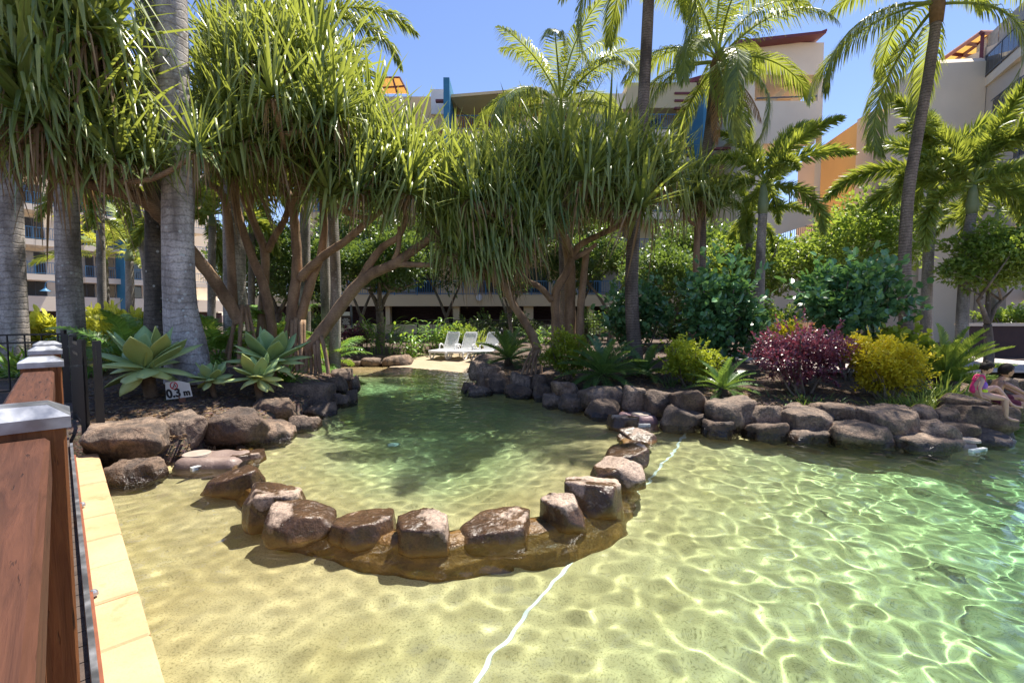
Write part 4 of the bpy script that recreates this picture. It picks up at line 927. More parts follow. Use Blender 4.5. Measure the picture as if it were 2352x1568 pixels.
CANEF = [frond_mesh(290 + i, 2.1, R(e), 1.1, 40, .5, .022, L_GINY if i % 2 else L_COCO, .18, vv=.35, hang=.35, rach=.022, tone=.65) for i, e in enumerate((74, 58, 42, 26, 10))]
CYCF = [frond_mesh(310 + i, 1.0, R(e), .7, 64, .15, .008, L_CYC, .10, vv=.5, hang=.1, stiff=True, rach=.012, alpha=(72, 45)) for i, e in enumerate((72, 55, 40, 25, 10, -6))]
CYCL = [frond_mesh(330 + i, 1.15, R(e), .55, 84, .15, .009, L_CYL, .06, vv=.75, hang=.1, stiff=True, rach=.014, alpha=(68, 42), tone=.6) for i, e in enumerate((74, 58, 44, 30, 16, 2))]
FERNF = [frond_mesh(350 + i, 1.7, R(e), 1.0, 44, .42, .018, L_GIN, .18, vv=.3, hang=.35, rach=.018) for i, e in enumerate((70, 52, 36, 20, 6))]

# ------------------------------------------------------------------ trees
def trunk(par, path, rad, mat, name='trunk', sides=14, n=8):
    p = smooth_path(path, n); q = np.interp(np.linspace(0, 1, len(p)), np.linspace(0, 1, len(rad)), rad)
    return tube(MB(), p, q, sides).build(name, mat, par, True)
def pxpath(L, dep=None): return [P(a[0], a[1], a[2] if len(a) > 2 else dep) for a in L]
def foot(p): return np.array([p[0], p[1], gz1(p[0], p[1]) - .12])
def crown_fronds(t, top, meshes, n, r, scale=1.0, az0=0.0, name='frond', order=None, jit=.12):
    for i in range(n):
        m = meshes[min(len(meshes) - 1, int(i * len(meshes) / n))] if order is None else meshes[order[i % len(order)]]
        inst(name, m, t, np.asarray(top) + np.array([0, 0, .25 * (1 - i / n)]), (r.normal() * jit, r.normal() * jit * .5, az0 + i * 2.39996 + r.normal() * .15), scale * r.uniform(.9, 1.1))
# royal palms of the left bank
def royal(label, path, rad, mat=ROYAL, fr=8, grp='royal palms on the agave bank', name='royal_palm', fs=1.0, seed=1):
    p = pxpath(path); p[0] = foot(p[0]); t = thing(name, label, 'palm tree', p[0], grp); trunk(t, p, rad, mat, sides=20)
    r = np.random.default_rng(seed)
    if fr:
        top = p[-1]; tube(MB(), [top, top + np.array([0, 0, .8]), top + np.array([0, 0, 1.5])], [rad[-1] * 1.05, rad[-1] * .8, rad[-1] * .35], 14).build('crownshaft', SHAFT, t, True)
        crown_fronds(t, top + np.array([0, 0, 1.3]), ROYF, fr, r, fs)
    return t
royal('thickest grey royal palm, its lichen-spotted base flaring behind the big agave', [(434, 880, 8.9), (428, 800, 9), (414, 700, 9), (409, 560, 9), (408, 400, 9), (397, 200, 9), (393, 60, 9), (391, -120, 9), (388, -420, 9), (386, -760, 9)],
      [0.400, 0.352, 0.276, 0.260, 0.260, 0.268, 0.264, 0.248, 0.216, 0.176], fr=9, seed=4)
royal('dark palm trunk tucked behind the thickest royal palm', [(352, 870, 10.4), (354, 760, 10.4), (355, 600, 10.4), (352, 380, 10.4), (345, 200, 10.5), (336, 40, 10.5), (322, -200, 10.5), (312, -520, 10.5)], [0.234, 0.195, 0.172, 0.172, 0.179, 0.187, 0.179, 0.156], DARKRO, 8, seed=6)
royal('lichen-streaked royal palm trunk third from the thickest one, behind the black fence', [(166, 860, 11), (164, 740, 11), (157, 600, 11), (153, 450, 11), (148, 250, 11), (142, 0, 11), (138, -300, 11)], [0.281, 0.257, 0.234, 0.222, 0.218, 0.211, 0.172], fr=8, seed=7)
royal('royal palm trunk at the left edge of the photo', [(34, 860, 11), (30, 740, 11), (26, 600, 11), (22, 450, 11), (14, 200, 11), (5, -100, 11), (0, -300, 11)], [0.296, 0.273, 0.242, 0.226, 0.211, 0.195, 0.156], fr=8, seed=8)
royal('slimmer grey palm trunk between the thick royal palm and the pandanus', [(546, 830, 13.5), (540, 720, 13.5), (538, 560, 13.5), (533, 430, 13.5), (528, 250, 13.6), (524, 0, 13.6), (520, -120, 13.6)], [.33, .30, .28, .26, .25, .24, .2], fr=9, seed=9)
# tall palm with backlit fronds above the pandanus
royal('tall palm whose backlit yellow fronds rise above the pandanus canopy', [(700, 840, 15.5), (700, 600, 15.5), (702, 300, 15.5), (704, 150, 15.5)], [.2, .17, .15, .14], GREYB, 18, name='feather_palm', grp='palms behind the pandanus', fs=1.0, seed=12)
# slim pale trunks behind the leaning pandanus trunk
for lab, path, rad in (('slim pale grey palm trunk rising behind the leaning pandanus trunk', [(768, 850, 13.2), (770, 740, 13.2), (771, 640, 13.2), (764, 470, 13.4), (760, 330, 13.6)], [.17, .15, .14, .13, .12]),
                       ('slim shaded palm trunk just left of the pale grey one', [(755, 800, 14.2), (749, 700, 14.2), (746, 600, 14.2), (744, 430, 14.4)], [.16, .15, .14, .13])):
    royal(lab, path, rad, GREYB, 7, 'palms behind the pandanus', 'slim_palm', .55, int(path[0][0]))

# pandanus thickets
def limb(par, a, b, r0, r1, r, name='branch'):
    a = np.array(a); b = np.array(b); m = (a + b) / 2 + np.array([r.normal() * .08, r.normal() * .08, -.12 * np.linalg.norm(b - a) * r.uniform(.3, 1)])
    return tube(MB(), smooth_path([a, m, b], 5), np.linspace(r0, r1, 11), 8).build(name, PANDB, par, True)
def pandanus(label, base_px, stems, roses, props, seed, ext=(), lean=.25):
    """stems: picture paths with distances; roses: (px,py,dep,scale); props: prop-root feet"""
    r = np.random.default_rng(seed); b = foot(P(*base_px)); t = thing('pandanus_tree', label, 'pandanus', b, 'pandanus trees'); nodes = []
    for path, r0, r1 in stems:
        p = pxpath(path); s_ = smooth_path(p, 6); nodes += list(s_[len(s_) // 3::3]) + [s_[-1]]
        tube(MB(), s_, np.linspace(r0, r1, len(s_)) * (1 + .05 * np.sin(np.arange(len(s_)) * 1.7)), 12).build('trunk', PANDB, t, True)
    for (x0, y0, d0, x1, y1, d1, w) in props:
        a = P(x0, y0, d0); q = P(x1, y1, d1); q[2] = gz1(q[0], q[1]) - .1
        tube(MB(), smooth_path([a, (a + q) / 2 + np.array([r.normal() * .03, r.normal() * .03, .05]), q], 5), np.full(11, w), 8).build('prop_root', PANDB, t, True)
    nd = np.array(nodes); used = 0
    for i, (x, y, d, s) in enumerate(roses):
        c = P(x, y, d); dist = np.linalg.norm(nd - c, axis=1) + np.where(nd[:, 2] > c[2] - .15, 3, 0); k = int(np.argmin(dist))
        if dist[k] < 3.6:
            limb(t, nd[k], c - np.array([0, 0, .05]), .060, .040, r)
            if dist[k] > .8: nd = np.vstack([nd, (nd[k] + c) / 2 - np.array([0, 0, .15])])
        out = unit(np.array([c[0] - b[0], c[1] - b[1], 0])); ti = lean * r.uniform(.2, 1.2)
        rot = (-out[1] * ti, out[0] * ti, r.uniform(0, 6.28))
        q = Matrix.Rotation(ti, 4, Vector((-out[1], out[0], 0))) @ Matrix.Rotation(r.uniform(0, 6.28), 4, 'Z')
        o = inst('leaf_rosette', ROS[int(r.integers(len(ROS)))], t, c, q.to_euler(), s * r.uniform(.9, 1.1))
        if r.random() < .25: continue
        k_ = bpy.data.objects.new('dead_skirt', SKI[int(r.integers(len(SKI)))]); COL.objects.link(k_); k_.parent = o; k_.rotation_euler = (0, 0, r.uniform(0, 6.28)); k_.scale = (r.uniform(.7, 1.3),) * 3
    return t
def scatter(poly, n, dep, seed, mind, s=(.85, 1.15), bulge=1.0, depj=.5):
    """rosette spots inside a picture outline, nearer in the outline's middle"""
    r = np.random.default_rng(seed); poly = np.array(poly, float); lo, hi = poly.min(0), poly.max(0); out = []; tr_ = 0
    while len(out) < n and tr_ < 9000:
        tr_ += 1; x, y = r.uniform(lo, hi); sd = -float(sdist(np.array([x]), np.array([y]), poly)[0])
        if sd < 0: continue
        if any((x - o[0]) ** 2 + (y - o[1]) ** 2 < mind ** 2 for o in out): continue
        d = dep - bulge * min(1, sd / 130.0) + r.uniform(-depj, depj); out.append((x, y, d, r.uniform(*s)))
    return out
# left thicket, its limbs crossing in front of the palms
pandanus('spreading pandanus whose limb crosses in front of the royal palms at upper left', (548, 760, 12.0),
         [([(552, 742, 12), (536, 712, 11.9), (492, 644, 11.4), (454, 595, 11.0), (400, 530, 10.2), (366, 496, 9.7), (328, 461, 9.3), (246, 433, 8.8), (191, 420, 8.5), (128, 409, 8.2)], .16, .09),
          ([(339, 462, 9.4), (273, 414, 9.0), (238, 385, 8.8), (190, 330, 8.6)], .11, .07), ([(366, 496, 9.7), (330, 400, 9.6), (290, 330, 9.3), (270, 240, 9.0)], .10, .06), ([(128, 409, 8.2), (70, 370, 8), (30, 300, 7.8)], .09, .06),
          ([(536, 700, 12.2), (519, 470, 11.8), (470, 415, 11.4)], .11, .07)],
         scatter([(-90, 60), (0, -60), (180, -60), (225, 60), (265, 200), (320, 300), (300, 385), (150, 372), (0, 345), (-90, 330)], 34, 8.6, 3, 46, (.8, 1.2), .9) +
         [(475, 330, 9.6, .9), (520, 250, 9.8, .95), (455, 345, 8.3, .8), (530, 340, 9.6, .95), (345, 370, 8.4, .75), (60, 60, 7.6, 1.1), (140, 40, 7.9, 1.1), (240, 60, 8.2, 1.0)],
         [(545, 700, 12, 520, 790, 11.8, .05), (556, 700, 12, 545, 800, 11.7, .05), (562, 705, 12.1, 575, 800, 11.8, .05), (568, 700, 12.2, 592, 790, 12, .045), (550, 710, 12.1, 505, 780, 12.2, .045)], 31)
# main thicket
pandanus('biggest pandanus thicket with many trunks on stilt roots and a trunk leaning over the pool', (690, 800, 12.4),
         [([(669, 740, 12.4), (672, 700, 12.4), (682, 617, 12.3), (678, 530, 12.2), (669, 466, 12.0), (641, 400, 11.8), (625, 330, 11.5)], .15, .08),
          ([(688, 740, 12.5), (715, 644, 12.4), (740, 573, 12.3), (744, 480, 12.1), (735, 400, 11.8)], .13, .07),
          ([(692, 640, 12.3), (700, 626, 12.2), (748, 584, 12.0), (797, 551, 11.7), (852, 502, 11.4), (885, 475, 11.2), (930, 420, 11.0)], .12, .06),
          ([(700, 812, 12.2), (756, 740, 12.1), (811, 666, 11.9), (852, 630, 11.8), (907, 606, 11.6), (945, 578, 11.5), (983, 551, 11.4), (1016, 516, 11.3)], .17, .08), ([(907, 606, 11.6), (950, 608, 11.5), (994, 609, 11.4)], .08, .06),
          ([(827, 648, 11.9), (850, 605, 11.8), (879, 567, 11.7), (915, 543, 11.5), (935, 500, 11.3)], .11, .06), ([(905, 598, 11.6), (915, 570, 11.5), (918, 520, 11.4)], .07, .05),
          ([(600, 775, 12.8), (604, 700, 12.8), (609, 589, 12.7), (587, 521, 12.5), (559, 453, 12.2), (540, 390, 11.9)], .13, .07), ([(614, 576, 12.7), (633, 540, 12.6), (655, 502, 12.5), (670, 440, 12.3)], .10, .07),
          ([(625, 790, 12.6), (622, 735, 12.6), (606, 658, 12.4), (579, 589, 12.2), (551, 507, 11.9), (535, 440, 11.6), (525, 390, 11.3)], .14, .07), ([(669, 466, 12.0), (700, 420, 11.8), (720, 360, 11.4)], .09, .06)],
         scatter([(450, 200), (510, 80), (600, 60), (690, 90), (770, 190), (850, 265), (920, 330), (975, 375), (1000, 420), (960, 465), (850, 440), (760, 420), (640, 400), (540, 410), (460, 360)], 58, 11.6, 5, 42, (.8, 1.15), 1.6, .9) +
         [(760, 452, 10.6, 1.0), (820, 440, 10.4, .95), (580, 440, 12.6, .8), (900, 470, 11.2, .9), (660, 430, 12.8, .8)],
         [(664, 735, 12.3, 655, 820, 12.1, .06), (672, 735, 12.2, 668, 832, 12.0, .06), (680, 730, 12.2, 684, 835, 11.9, .06), (690, 735, 12.2, 694, 838, 11.9, .055), (698, 735, 12.3, 708, 835, 12.1, .055), (660, 745, 12.4, 630, 800, 12.4, .045),
          (704, 806, 12.1, 700, 850, 11.9, .05), (712, 800, 12.1, 716, 850, 11.9, .055), (722, 790, 12.0, 724, 846, 11.9, .05), (730, 782, 12.0, 736, 842, 11.9, .055), (738, 772, 12.0, 755, 840, 11.9, .055), (698, 812, 12.2, 688, 850, 12.0, .05)], 41)
# right thicket
pandanus('rounded pandanus thicket in the middle of the photo above the loungers', (1262, 790, 13.0),
         [([(1234, 800, 12.6), (1215, 755, 12.6), (1179, 699, 12.5), (1163, 666, 12.4), (1135, 640, 12.2), (1102, 622, 12.0), (1070, 590, 11.8)], .12, .07),
          ([(1278, 800, 13.2), (1277, 735, 13.2), (1277, 671, 13.1), (1299, 630, 13.0), (1313, 589, 12.9), (1300, 555, 12.7), (1285, 510, 12.4)], .14, .08), ([(1313, 592, 12.9), (1330, 565, 12.8), (1365, 545, 12.6), (1420, 520, 12.3), (1462, 500, 12.0)], .10, .06),
          ([(1313, 594, 12.9), (1345, 580, 12.9), (1370, 560, 12.8)], .08, .05), ([(1268, 690, 13.1), (1240, 660, 13.0), (1205, 640, 12.8), (1180, 600, 12.5)], .09, .06),
          ([(1332, 800, 13.5), (1333, 720, 13.5), (1340, 640, 13.5), (1348, 570, 13.3)], .12, .09), ([(1310, 805, 13.8), (1309, 700, 13.8), (1309, 617, 13.8), (1300, 540, 13.6)], .17, .15)],
         scatter([(985, 400), (1040, 365), (1150, 345), (1290, 335), (1400, 345), (1470, 365), (1520, 400), (1510, 450), (1400, 480), (1290, 495), (1180, 525), (1080, 550), (1000, 510)], 64, 12.6, 7, 33, (.75, 1.05), 1.6, .9) +
         [(1062, 545, 11.6, 1.0), (1110, 545, 11.3, 1.05), (1160, 560, 11.4, 1.0), (1040, 500, 11.6, 1.0), (1220, 520, 11.4, .95), (1470, 478, 11.4, 1.15), (1030, 575, 11.3, .9), (1075, 605, 11.2, .9), (1125, 610, 11.3, .9), (1170, 590, 11.4, .85), (1215, 565, 11.4, .85), (1020, 520, 11.4, .95), (1085, 575, 11.2, .95), (1135, 590, 11.3, .9), (1190, 545, 11.2, .95), (1260, 500, 11.3, .9), (1330, 470, 11.4, .9), (1410, 470, 11.6, .9), (1395, 420, 11.5, 1.0), (1450, 390, 11.8, 1.0), (1530, 420, 12.5, .9), (1500, 380, 12.4, .9), (1290, 470, 11.6, .95)],
         [(1230, 790, 12.6, 1195, 845, 12.3, .035), (1233, 792, 12.6, 1206, 850, 12.3, .035), (1236, 795, 12.6, 1218, 852, 12.3, .035), (1238, 795, 12.6, 1230, 853, 12.3, .035), (1240, 796, 12.6, 1244, 853, 12.4, .035), (1273, 740, 13.2, 1262, 810, 13.0, .04), (1281, 742, 13.2, 1292, 812, 13.0, .04)], 51)
pandanus('small grey-green pandanus head beside the second coconut trunk', (1600, 790, 14.6), [([(1596, 800, 14.6), (1598, 650, 14.6), (1602, 520, 14.5), (1608, 460, 14.4)], .11, .08)],
         [(1610, 452, 14.2, .95), (1570, 470, 14.2, .9), (1645, 470, 14.4, .85), (1600, 420, 14.6, .9), (1550, 430, 14.8, .8)], [], 61)

# coconut palms
def coconut(label, path, rad, n, seed, az0=0.0, fs=1.0, dead=0, order=None):
    p = pxpath(path); p[0] = foot(p[0]); t = thing('coconut_palm', label, 'palm tree', p[0], 'coconut palms'); trunk(t, p, rad, COCO, sides=14); r = np.random.default_rng(seed); top = p[-1]
    mb = MB(); tube(mb, [top - np.array([0, 0, .25]), top + np.array([0, 0, .15]), top + np.array([0, 0, .5])], [rad[-1] * 1.25, rad[-1] * 1.5, rad[-1] * .7], 10); mb.build('crown_base', plain('fibre_sheath', (.16, .09, .045), (.26, .16, .08), .9, 14, .5, 40) if 'fibre_sheath' not in bpy.data.materials else bpy.data.materials['fibre_sheath'], t, True)
    crown_fronds(t, top + np.array([0, 0, .15]), COCOF[:7], n, r, fs, az0, order=order)
    for i in range(dead): inst('dead_frond', COCOB[i % 2], t, top, (0, 0, r.uniform(0, 6.28) if i else -1.2), fs)
    return t
coconut('coconut palm with upright sunlit fronds and no visible trunk, behind the middle pandanus', [(1300, 830, 17), (1296, 560, 17), (1290, 400, 17), (1286, 262, 17)], [.22, .2, .19, .18], 21, 71, .3, .95, 0)
coconut('leaning coconut palm whose trunk passes up through the top of the photo', [(1462, 850, 13), (1452, 720, 13), (1452, 600, 13), (1464, 420, 13), (1476, 260, 13), (1487, 60, 13), (1493, -80, 13), (1497, -170, 13)], [.21, .185, .175, .16, .155, .15, .14, .13], 21, 73, 1.0, 1.0, 1, )
coconut('coconut palm with a bent trunk and hanging brown dead fronds', [(1606, 850, 15), (1606, 700, 15), (1608, 560, 15), (1612, 430, 15), (1628, 320, 15), (1640, 220, 15), (1648, 160, 15)], [.24, .2, .18, .17, .165, .16, .15], 21, 75, .2, .92, 3)
coconut('tall curving coconut palm in front of the orange building', [(2084, 860, 11.6), (2080, 740, 11.6), (2078, 600, 11.6), (2086, 450, 11.6), (2106, 320, 11.6), (2130, 190, 11.6), (2145, 90, 11.6), (2152, 28, 11.6)], [0.158, 0.142, 0.132, 0.122, 0.115, 0.112, 0.109, 0.106], 17, 77, .9, .9, 0)
# foxtail palms
def foxtail(label, path, rad, n, seed, fs=1.0, name='foxtail_palm', fr=FOXF, az0=0.0, shaft=.9):
    p = pxpath(path); p[0] = foot(p[0]); t = thing(name, label, 'palm tree', p[0], 'foxtail palms'); trunk(t, p, rad, COCO if False else GREYB, sides=14); r = np.random.default_rng(seed); top = p[-1]
    if shaft: tube(MB(), [top, top + np.array([0, 0, shaft * .3]), top + np.array([0, 0, shaft * .75]), top + np.array([0, 0, shaft])], [rad[-1] * 1.0, rad[-1] * 1.25, rad[-1] * .85, rad[-1] * .5], 14).build('crownshaft', SHAFT, t, True)
    crown_fronds(t, top + np.array([0, 0, shaft * .9]), fr, n, r, fs, az0); return t
foxtail('foxtail palm in front of the pale tower', [(1742, 840, 14.5), (1744, 700, 14.5), (1748, 560, 14.5), (1752, 492, 14.5)], [0.162, 0.145, 0.132, 0.128], 12, 81, .92, az0=.4)
foxtail('small yellow-green foxtail palm left of the one at the tower', [(1722, 840, 16), (1721, 640, 16), (1721, 560, 16)], [.14, .12, .11], 9, 82, .7)
foxtail('foxtail palm just right of the tall curving coconut trunk', [(2128, 860, 14), (2128, 700, 14), (2134, 560, 14), (2140, 490, 14)], [0.163, 0.139, 0.129, 0.122], 12, 83, 1.1, az0=.8, shaft=1.15)
foxtail('foxtail palm nearest the right edge in front of the orange building', [(2206, 860, 13), (2212, 700, 13), (2222, 560, 13), (2232, 492, 13)], [0.150, 0.136, 0.126, 0.116], 13, 84, 1.05, az0=2.0, shaft=.8)
foxtail('dark foxtail palm in the shade beside the right balconies', [(2282, 860, 17), (2284, 640, 17), (2290, 540, 17)], [0.140, 0.126, 0.119], 11, 85, .95)
# palms in front of the far left building
foxtail('pale-fronded cane palm in front of the far left balconies', [(300, 760, 20), (299, 700, 20), (298, 640, 20), (297, 600, 20)], [.17, .16, .15, .14], 12, 91, 1.25, 'cane_palm', CANEF, .5, .5)
foxtail('thin-trunked palm left of the pale-fronded cane palm', [(246, 740, 21), (243, 680, 21), (240, 610, 21)], [.14, .13, .12], 11, 92, 1.1, 'cane_palm', CANEF, 1.2, .4)
foxtail('leaning ringed palm trunk beside the dark palm', [(345, 760, 18), (340, 640, 18), (328, 560, 18), (312, 480, 18), (304, 450, 18)], [.17, .16, .15, .14, .13], 12, 93, 1.0, 'cane_palm', FOXF, 1.9, .4)
foxtail('yellow palm low behind the left pandanus limb', [(235, 760, 16), (232, 600, 16), (230, 455, 16)], [.13, .12, .11], 12, 94, 1.0, 'cane_palm', FOXF, .2, .4)
foxtail('bushy palm between the slim grey trunk and the dark palm', [(486, 800, 16), (486, 640, 16), (488, 520, 16)], [.13, .12, .11], 13, 95, 1.15, 'cane_palm', FOXF, .9, .4)
foxtail('shaded palm deep behind the main pandanus trunks', [(575, 800, 18), (578, 640, 18), (580, 430, 18)], [.13, .12, .11], 14, 96, 1.3, 'cane_palm', FOXF, 1.4, .4)
# ------------------------------------------------------------------ leafy crowns
def leaves(mb, pos, out, l, w, r, oval=False, fold=.25, tone=None, up=.5, spread=.9):
    n_ = len(pos); d = out + r.normal(size=(n_, 3)) * spread + np.array([0, 0, up]); d /= np.linalg.norm(d, axis=1)[:, None]
    s = np.cross(d, r.normal(size=(n_, 3)) * .5 + np.array([0, 0, 1.0])); s /= np.linalg.norm(s, axis=1)[:, None] + 1e-9; nn = np.cross(s, d)
    L = (l * r.uniform(.65, 1.25, n_))[:, None]; W = (w * r.uniform(.7, 1.2, n_))[:, None]; dr = np.array([0, 0, -1.0]) * L * .12
    if oval:
        V = np.stack([pos, pos + d * L * .3 - s * W + nn * W * fold, pos + d * L * .72 - s * W * .85 + nn * W * fold + dr * .5, pos + d * L + dr, pos + d * L * .72 + s * W * .85 + nn * W * fold + dr * .5, pos + d * L * .3 + s * W + nn * W * fold], 1)
        i = np.arange(n_)[:, None] * 6; Q = np.concatenate([i + np.array([[0, 1, 2, 3]]), i + np.array([[0, 3, 4, 5]])]); k = 6
    else:
        V = np.stack([pos, pos + d * L * .45 - s * W + nn * W * fold, pos + d * L + dr, pos + d * L * .45 + s * W + nn * W * fold], 1); i = np.arange(n_)[:, None] * 4; Q = i + np.array([[0, 1, 2, 3]]); k = 4
    mb.add(V.reshape(-1, 3), Q, np.repeat(np.clip(tone if tone is not None else r.normal(.5, .22, n_), 0, 1), k)); return mb
def cloud(r, ells, n_, hollow=2.2, gap=.18, fr=2.2, ph=0.0):
    """points through a set of ellipsoids, thinned into clumps; also outward directions"""
    vol = np.array([e[3] * e[4] * e[5] for e in ells]); k = r.choice(len(ells), int(n_ * 1.6), p=vol / vol.sum()); E_ = np.array(ells)[k]
    u = r.normal(size=(len(k), 3)); u /= np.linalg.norm(u, axis=1)[:, None]; rad = r.uniform(0, 1, len(k)) ** (1 / (3 * hollow / 2))
    rad = rad * (1 + .16 * np.sin(4 * u[:, 0] + 5 * u[:, 2] + ph + k) + .10 * np.sin(9 * u[:, 1] + 7 * u[:, 0] + ph))
    p = E_[:, :3] + u * rad[:, None] * E_[:, 3:]; q = nz(p[:, 0] * fr, p[:, 2] * fr + p[:, 1] * fr * .8, ph); keep = q > -1 + gap * 2.4 * r.uniform(.6, 1.3, len(k)) - .1
    return p[keep][:n_], u[keep][:n_], q[keep][:n_]
def lobes(r, c, rx, ry, rz, m):
    out = [(c[0], c[1], c[2] - rz * .08, rx * .66, ry * .66, rz * .68)]
    for i in range(m):
        a = i * 2.4 + r.uniform(0, .6); e = r.uniform(-.5, 1.0); out.append((c[0] + rx * .66 * math.cos(a) * math.cos(e), c[1] + ry * .66 * math.sin(a) * math.cos(e), c[2] + rz * .66 * math.sin(e), rx * r.uniform(.2, .45), ry * r.uniform(.2, .45), rz * r.uniform(.2, .48)))
    return out
def bush(name, label, bx, dep, mat, n_, l, w, seed, grp=None, cat='shrub', oval=False, m=7, stem=TREEB, nleaf=0, ry=None, up=.5, tonebias=0.0, gap=.28, topt=.25, spread=.9, clear=0.0):
    r = np.random.default_rng(seed); x0, x1, y0, y1 = bx; a = P(x0, y1, dep); b = P(x1, y0, dep); rx = (b[0] - a[0]) / 2; cx = (a[0] + b[0]) / 2
    g = gz1(cx, dep); zb = max(g - .02, a[2]) + clear; rz = (b[2] - zb) / 2; ry = ry or rx * .85; c = np.array([cx, dep, zb + rz])
    t = thing(name, label, cat, (cx, dep, g), grp)
    p, u, q = cloud(r, lobes(r, c, rx, ry, rz, m), n_, 2.6, gap, 2.6 / max(.5, rx), seed)
    sp, su = [], []                                                   # shoots that break the outline
    for _ in range(int(18 + 22 * rx)):
        d_ = unit(r.normal(size=3) + np.array([0, 0, .5])); k0 = r.uniform(.75, .95); k1 = k0 + r.uniform(.12, .38); m_ = max(5, int((k1 - k0) * rx / (l * .28)))
        bd = unit(d_ + np.array([0, 0, .6])); b0 = c + d_ * k0 * np.array([rx, ry, rz])
        for h_ in np.linspace(0, (k1 - k0) * (rx + rz) / 2, m_): sp.append(b0 + bd * h_ + r.normal(size=3) * l * .12); su.append(bd)
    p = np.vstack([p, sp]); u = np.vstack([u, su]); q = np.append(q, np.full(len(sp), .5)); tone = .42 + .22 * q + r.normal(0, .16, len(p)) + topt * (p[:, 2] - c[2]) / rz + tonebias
    if nleaf:
        fr = np.argsort(p[:, 1] + r.uniform(0, .5, len(p)))[:nleaf]; rest = np.setdiff1d(np.arange(len(p)), fr)
        fo = leaves(MB(), p[rest], u[rest], l, w, r, oval, tone=tone[rest], up=up, spread=spread).build('foliage', mat, t); fo['kind'] = 'stuff'
        pool = []
        for i in range(14): pool.append(leaves(MB(), np.zeros((1, 3)), unit(r.normal(size=3) + np.array([0, -.7, .2]))[None], l * 1.05, w * 1.05, r, oval, tone=np.array([r.uniform(.25, .95)]), up=up, spread=.4).mesh('leaf', mat))
        for i in fr: inst('leaf', pool[int(r.integers(14))], t, p[i])
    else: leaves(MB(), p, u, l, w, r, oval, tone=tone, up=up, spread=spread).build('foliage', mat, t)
    for i in range(7):
        a_ = r.uniform(0, 6.28); tip = c + np.array([rx * .6 * math.cos(a_), ry * .6 * math.sin(a_), rz * r.uniform(-.1, .7)]); s0 = np.array([cx + r.normal() * .08, dep + r.normal() * .08, g - .1])
        tube(MB(), smooth_path([s0, (s0 + tip) / 2 + r.normal(size=3) * .06, tip], 4), np.linspace(.028, .009, 9) * max(.6, rx), 6).build('stem', stem, t, True)
    return t
def tree(name, label, base_px, forks, crown_px, dep, mat, n_, l, w, seed, grp='leafy trees behind the pool', m=9, tr=.13, oval=False, ry=None, gap=.22, tb=0.0):
    r = np.random.default_rng(seed); b = foot(P(*base_px, dep)); t = thing(name, label, 'tree', b, grp); x0, x1, y0, y1 = crown_px; a = P(x0, y1, dep); c1 = P(x1, y0, dep)
    c = (a + c1) / 2; rx = (c1[0] - a[0]) / 2; rz = (c1[2] - a[2]) / 2; ry = ry or rx * .8; c[1] = dep
    f0 = P(*forks[0], dep); trunk(t, [b, (b + f0) / 2 + np.array([.05, 0, 0]), f0], [tr * 1.25, tr, tr * .9], TREEB, sides=10)
    for q in forks[1:]:
        e = P(*q, dep + r.uniform(-.5, .5)); pth = smooth_path([f0, (f0 + e) / 2 + np.array([0, 0, .1]), e], 5); tube(MB(), pth, np.linspace(tr * .7, tr * .35, 11), 8).build('limb', TREEB, t, True)
        for k in range(3):
            tip = c + np.array([rx, ry, rz]) * unit(r.normal(size=3) + unit(e - c) * .8) * .8; tube(MB(), smooth_path([e, (e + tip) / 2 + r.normal(size=3) * .15, tip], 4), np.linspace(tr * .35, .012, 9), 6).build('limb', TREEB, t, True)
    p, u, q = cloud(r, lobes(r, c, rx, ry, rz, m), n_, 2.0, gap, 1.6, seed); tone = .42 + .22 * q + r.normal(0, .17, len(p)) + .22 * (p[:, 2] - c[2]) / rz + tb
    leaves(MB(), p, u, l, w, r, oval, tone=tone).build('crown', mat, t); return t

# big leafy trees on the right and in the middle distance
tree('leafy_tree', 'broad leafy tree left of the tall curving coconut palm', (1990, 800), [(1985, 690), (1930, 640), (2030, 630), (1985, 600)], (1800, 2125, 415, 700), 15.5, L_TREE, 9000, .17, .045, 101, m=12)
tree('leafy_tree', 'leafy tree below the foxtail palm at the tower', (1715, 820), [(1725, 720), (1690, 650), (1790, 640), (1740, 600)], (1600, 1860, 505, 720), 16.5, L_TREE, 7000, .17, .045, 102, m=10)
tree('forked_tree', 'small tree with a pale Y-forked trunk at the right edge', (2272, 790), [(2268, 745), (2245, 690), (2300, 690), (2270, 650)], (2150, 2420, 500, 690), 12.6, L_TREE, 7500, .14, .04, 103, m=11, tr=.10)
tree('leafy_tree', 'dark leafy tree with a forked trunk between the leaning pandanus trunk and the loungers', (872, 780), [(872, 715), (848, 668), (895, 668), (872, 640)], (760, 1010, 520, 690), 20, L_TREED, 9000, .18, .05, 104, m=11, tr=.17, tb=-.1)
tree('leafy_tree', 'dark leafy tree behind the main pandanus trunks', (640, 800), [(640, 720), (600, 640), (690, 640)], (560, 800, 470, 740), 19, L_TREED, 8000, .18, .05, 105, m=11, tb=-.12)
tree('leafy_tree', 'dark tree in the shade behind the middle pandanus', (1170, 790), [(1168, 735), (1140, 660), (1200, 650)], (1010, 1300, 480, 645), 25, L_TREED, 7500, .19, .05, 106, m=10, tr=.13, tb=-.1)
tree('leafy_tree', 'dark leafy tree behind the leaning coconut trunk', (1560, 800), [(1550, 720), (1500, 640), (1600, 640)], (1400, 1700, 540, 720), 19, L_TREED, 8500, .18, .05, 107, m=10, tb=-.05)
tree('leafy_tree', 'leafy tree closing the gap behind the middle pandanus stems', (1400, 800), [(1400, 720), (1350, 650), (1440, 640)], (1280, 1480, 520, 650), 23, L_TREED, 5000, .19, .05, 108, m=9, tb=-.05)
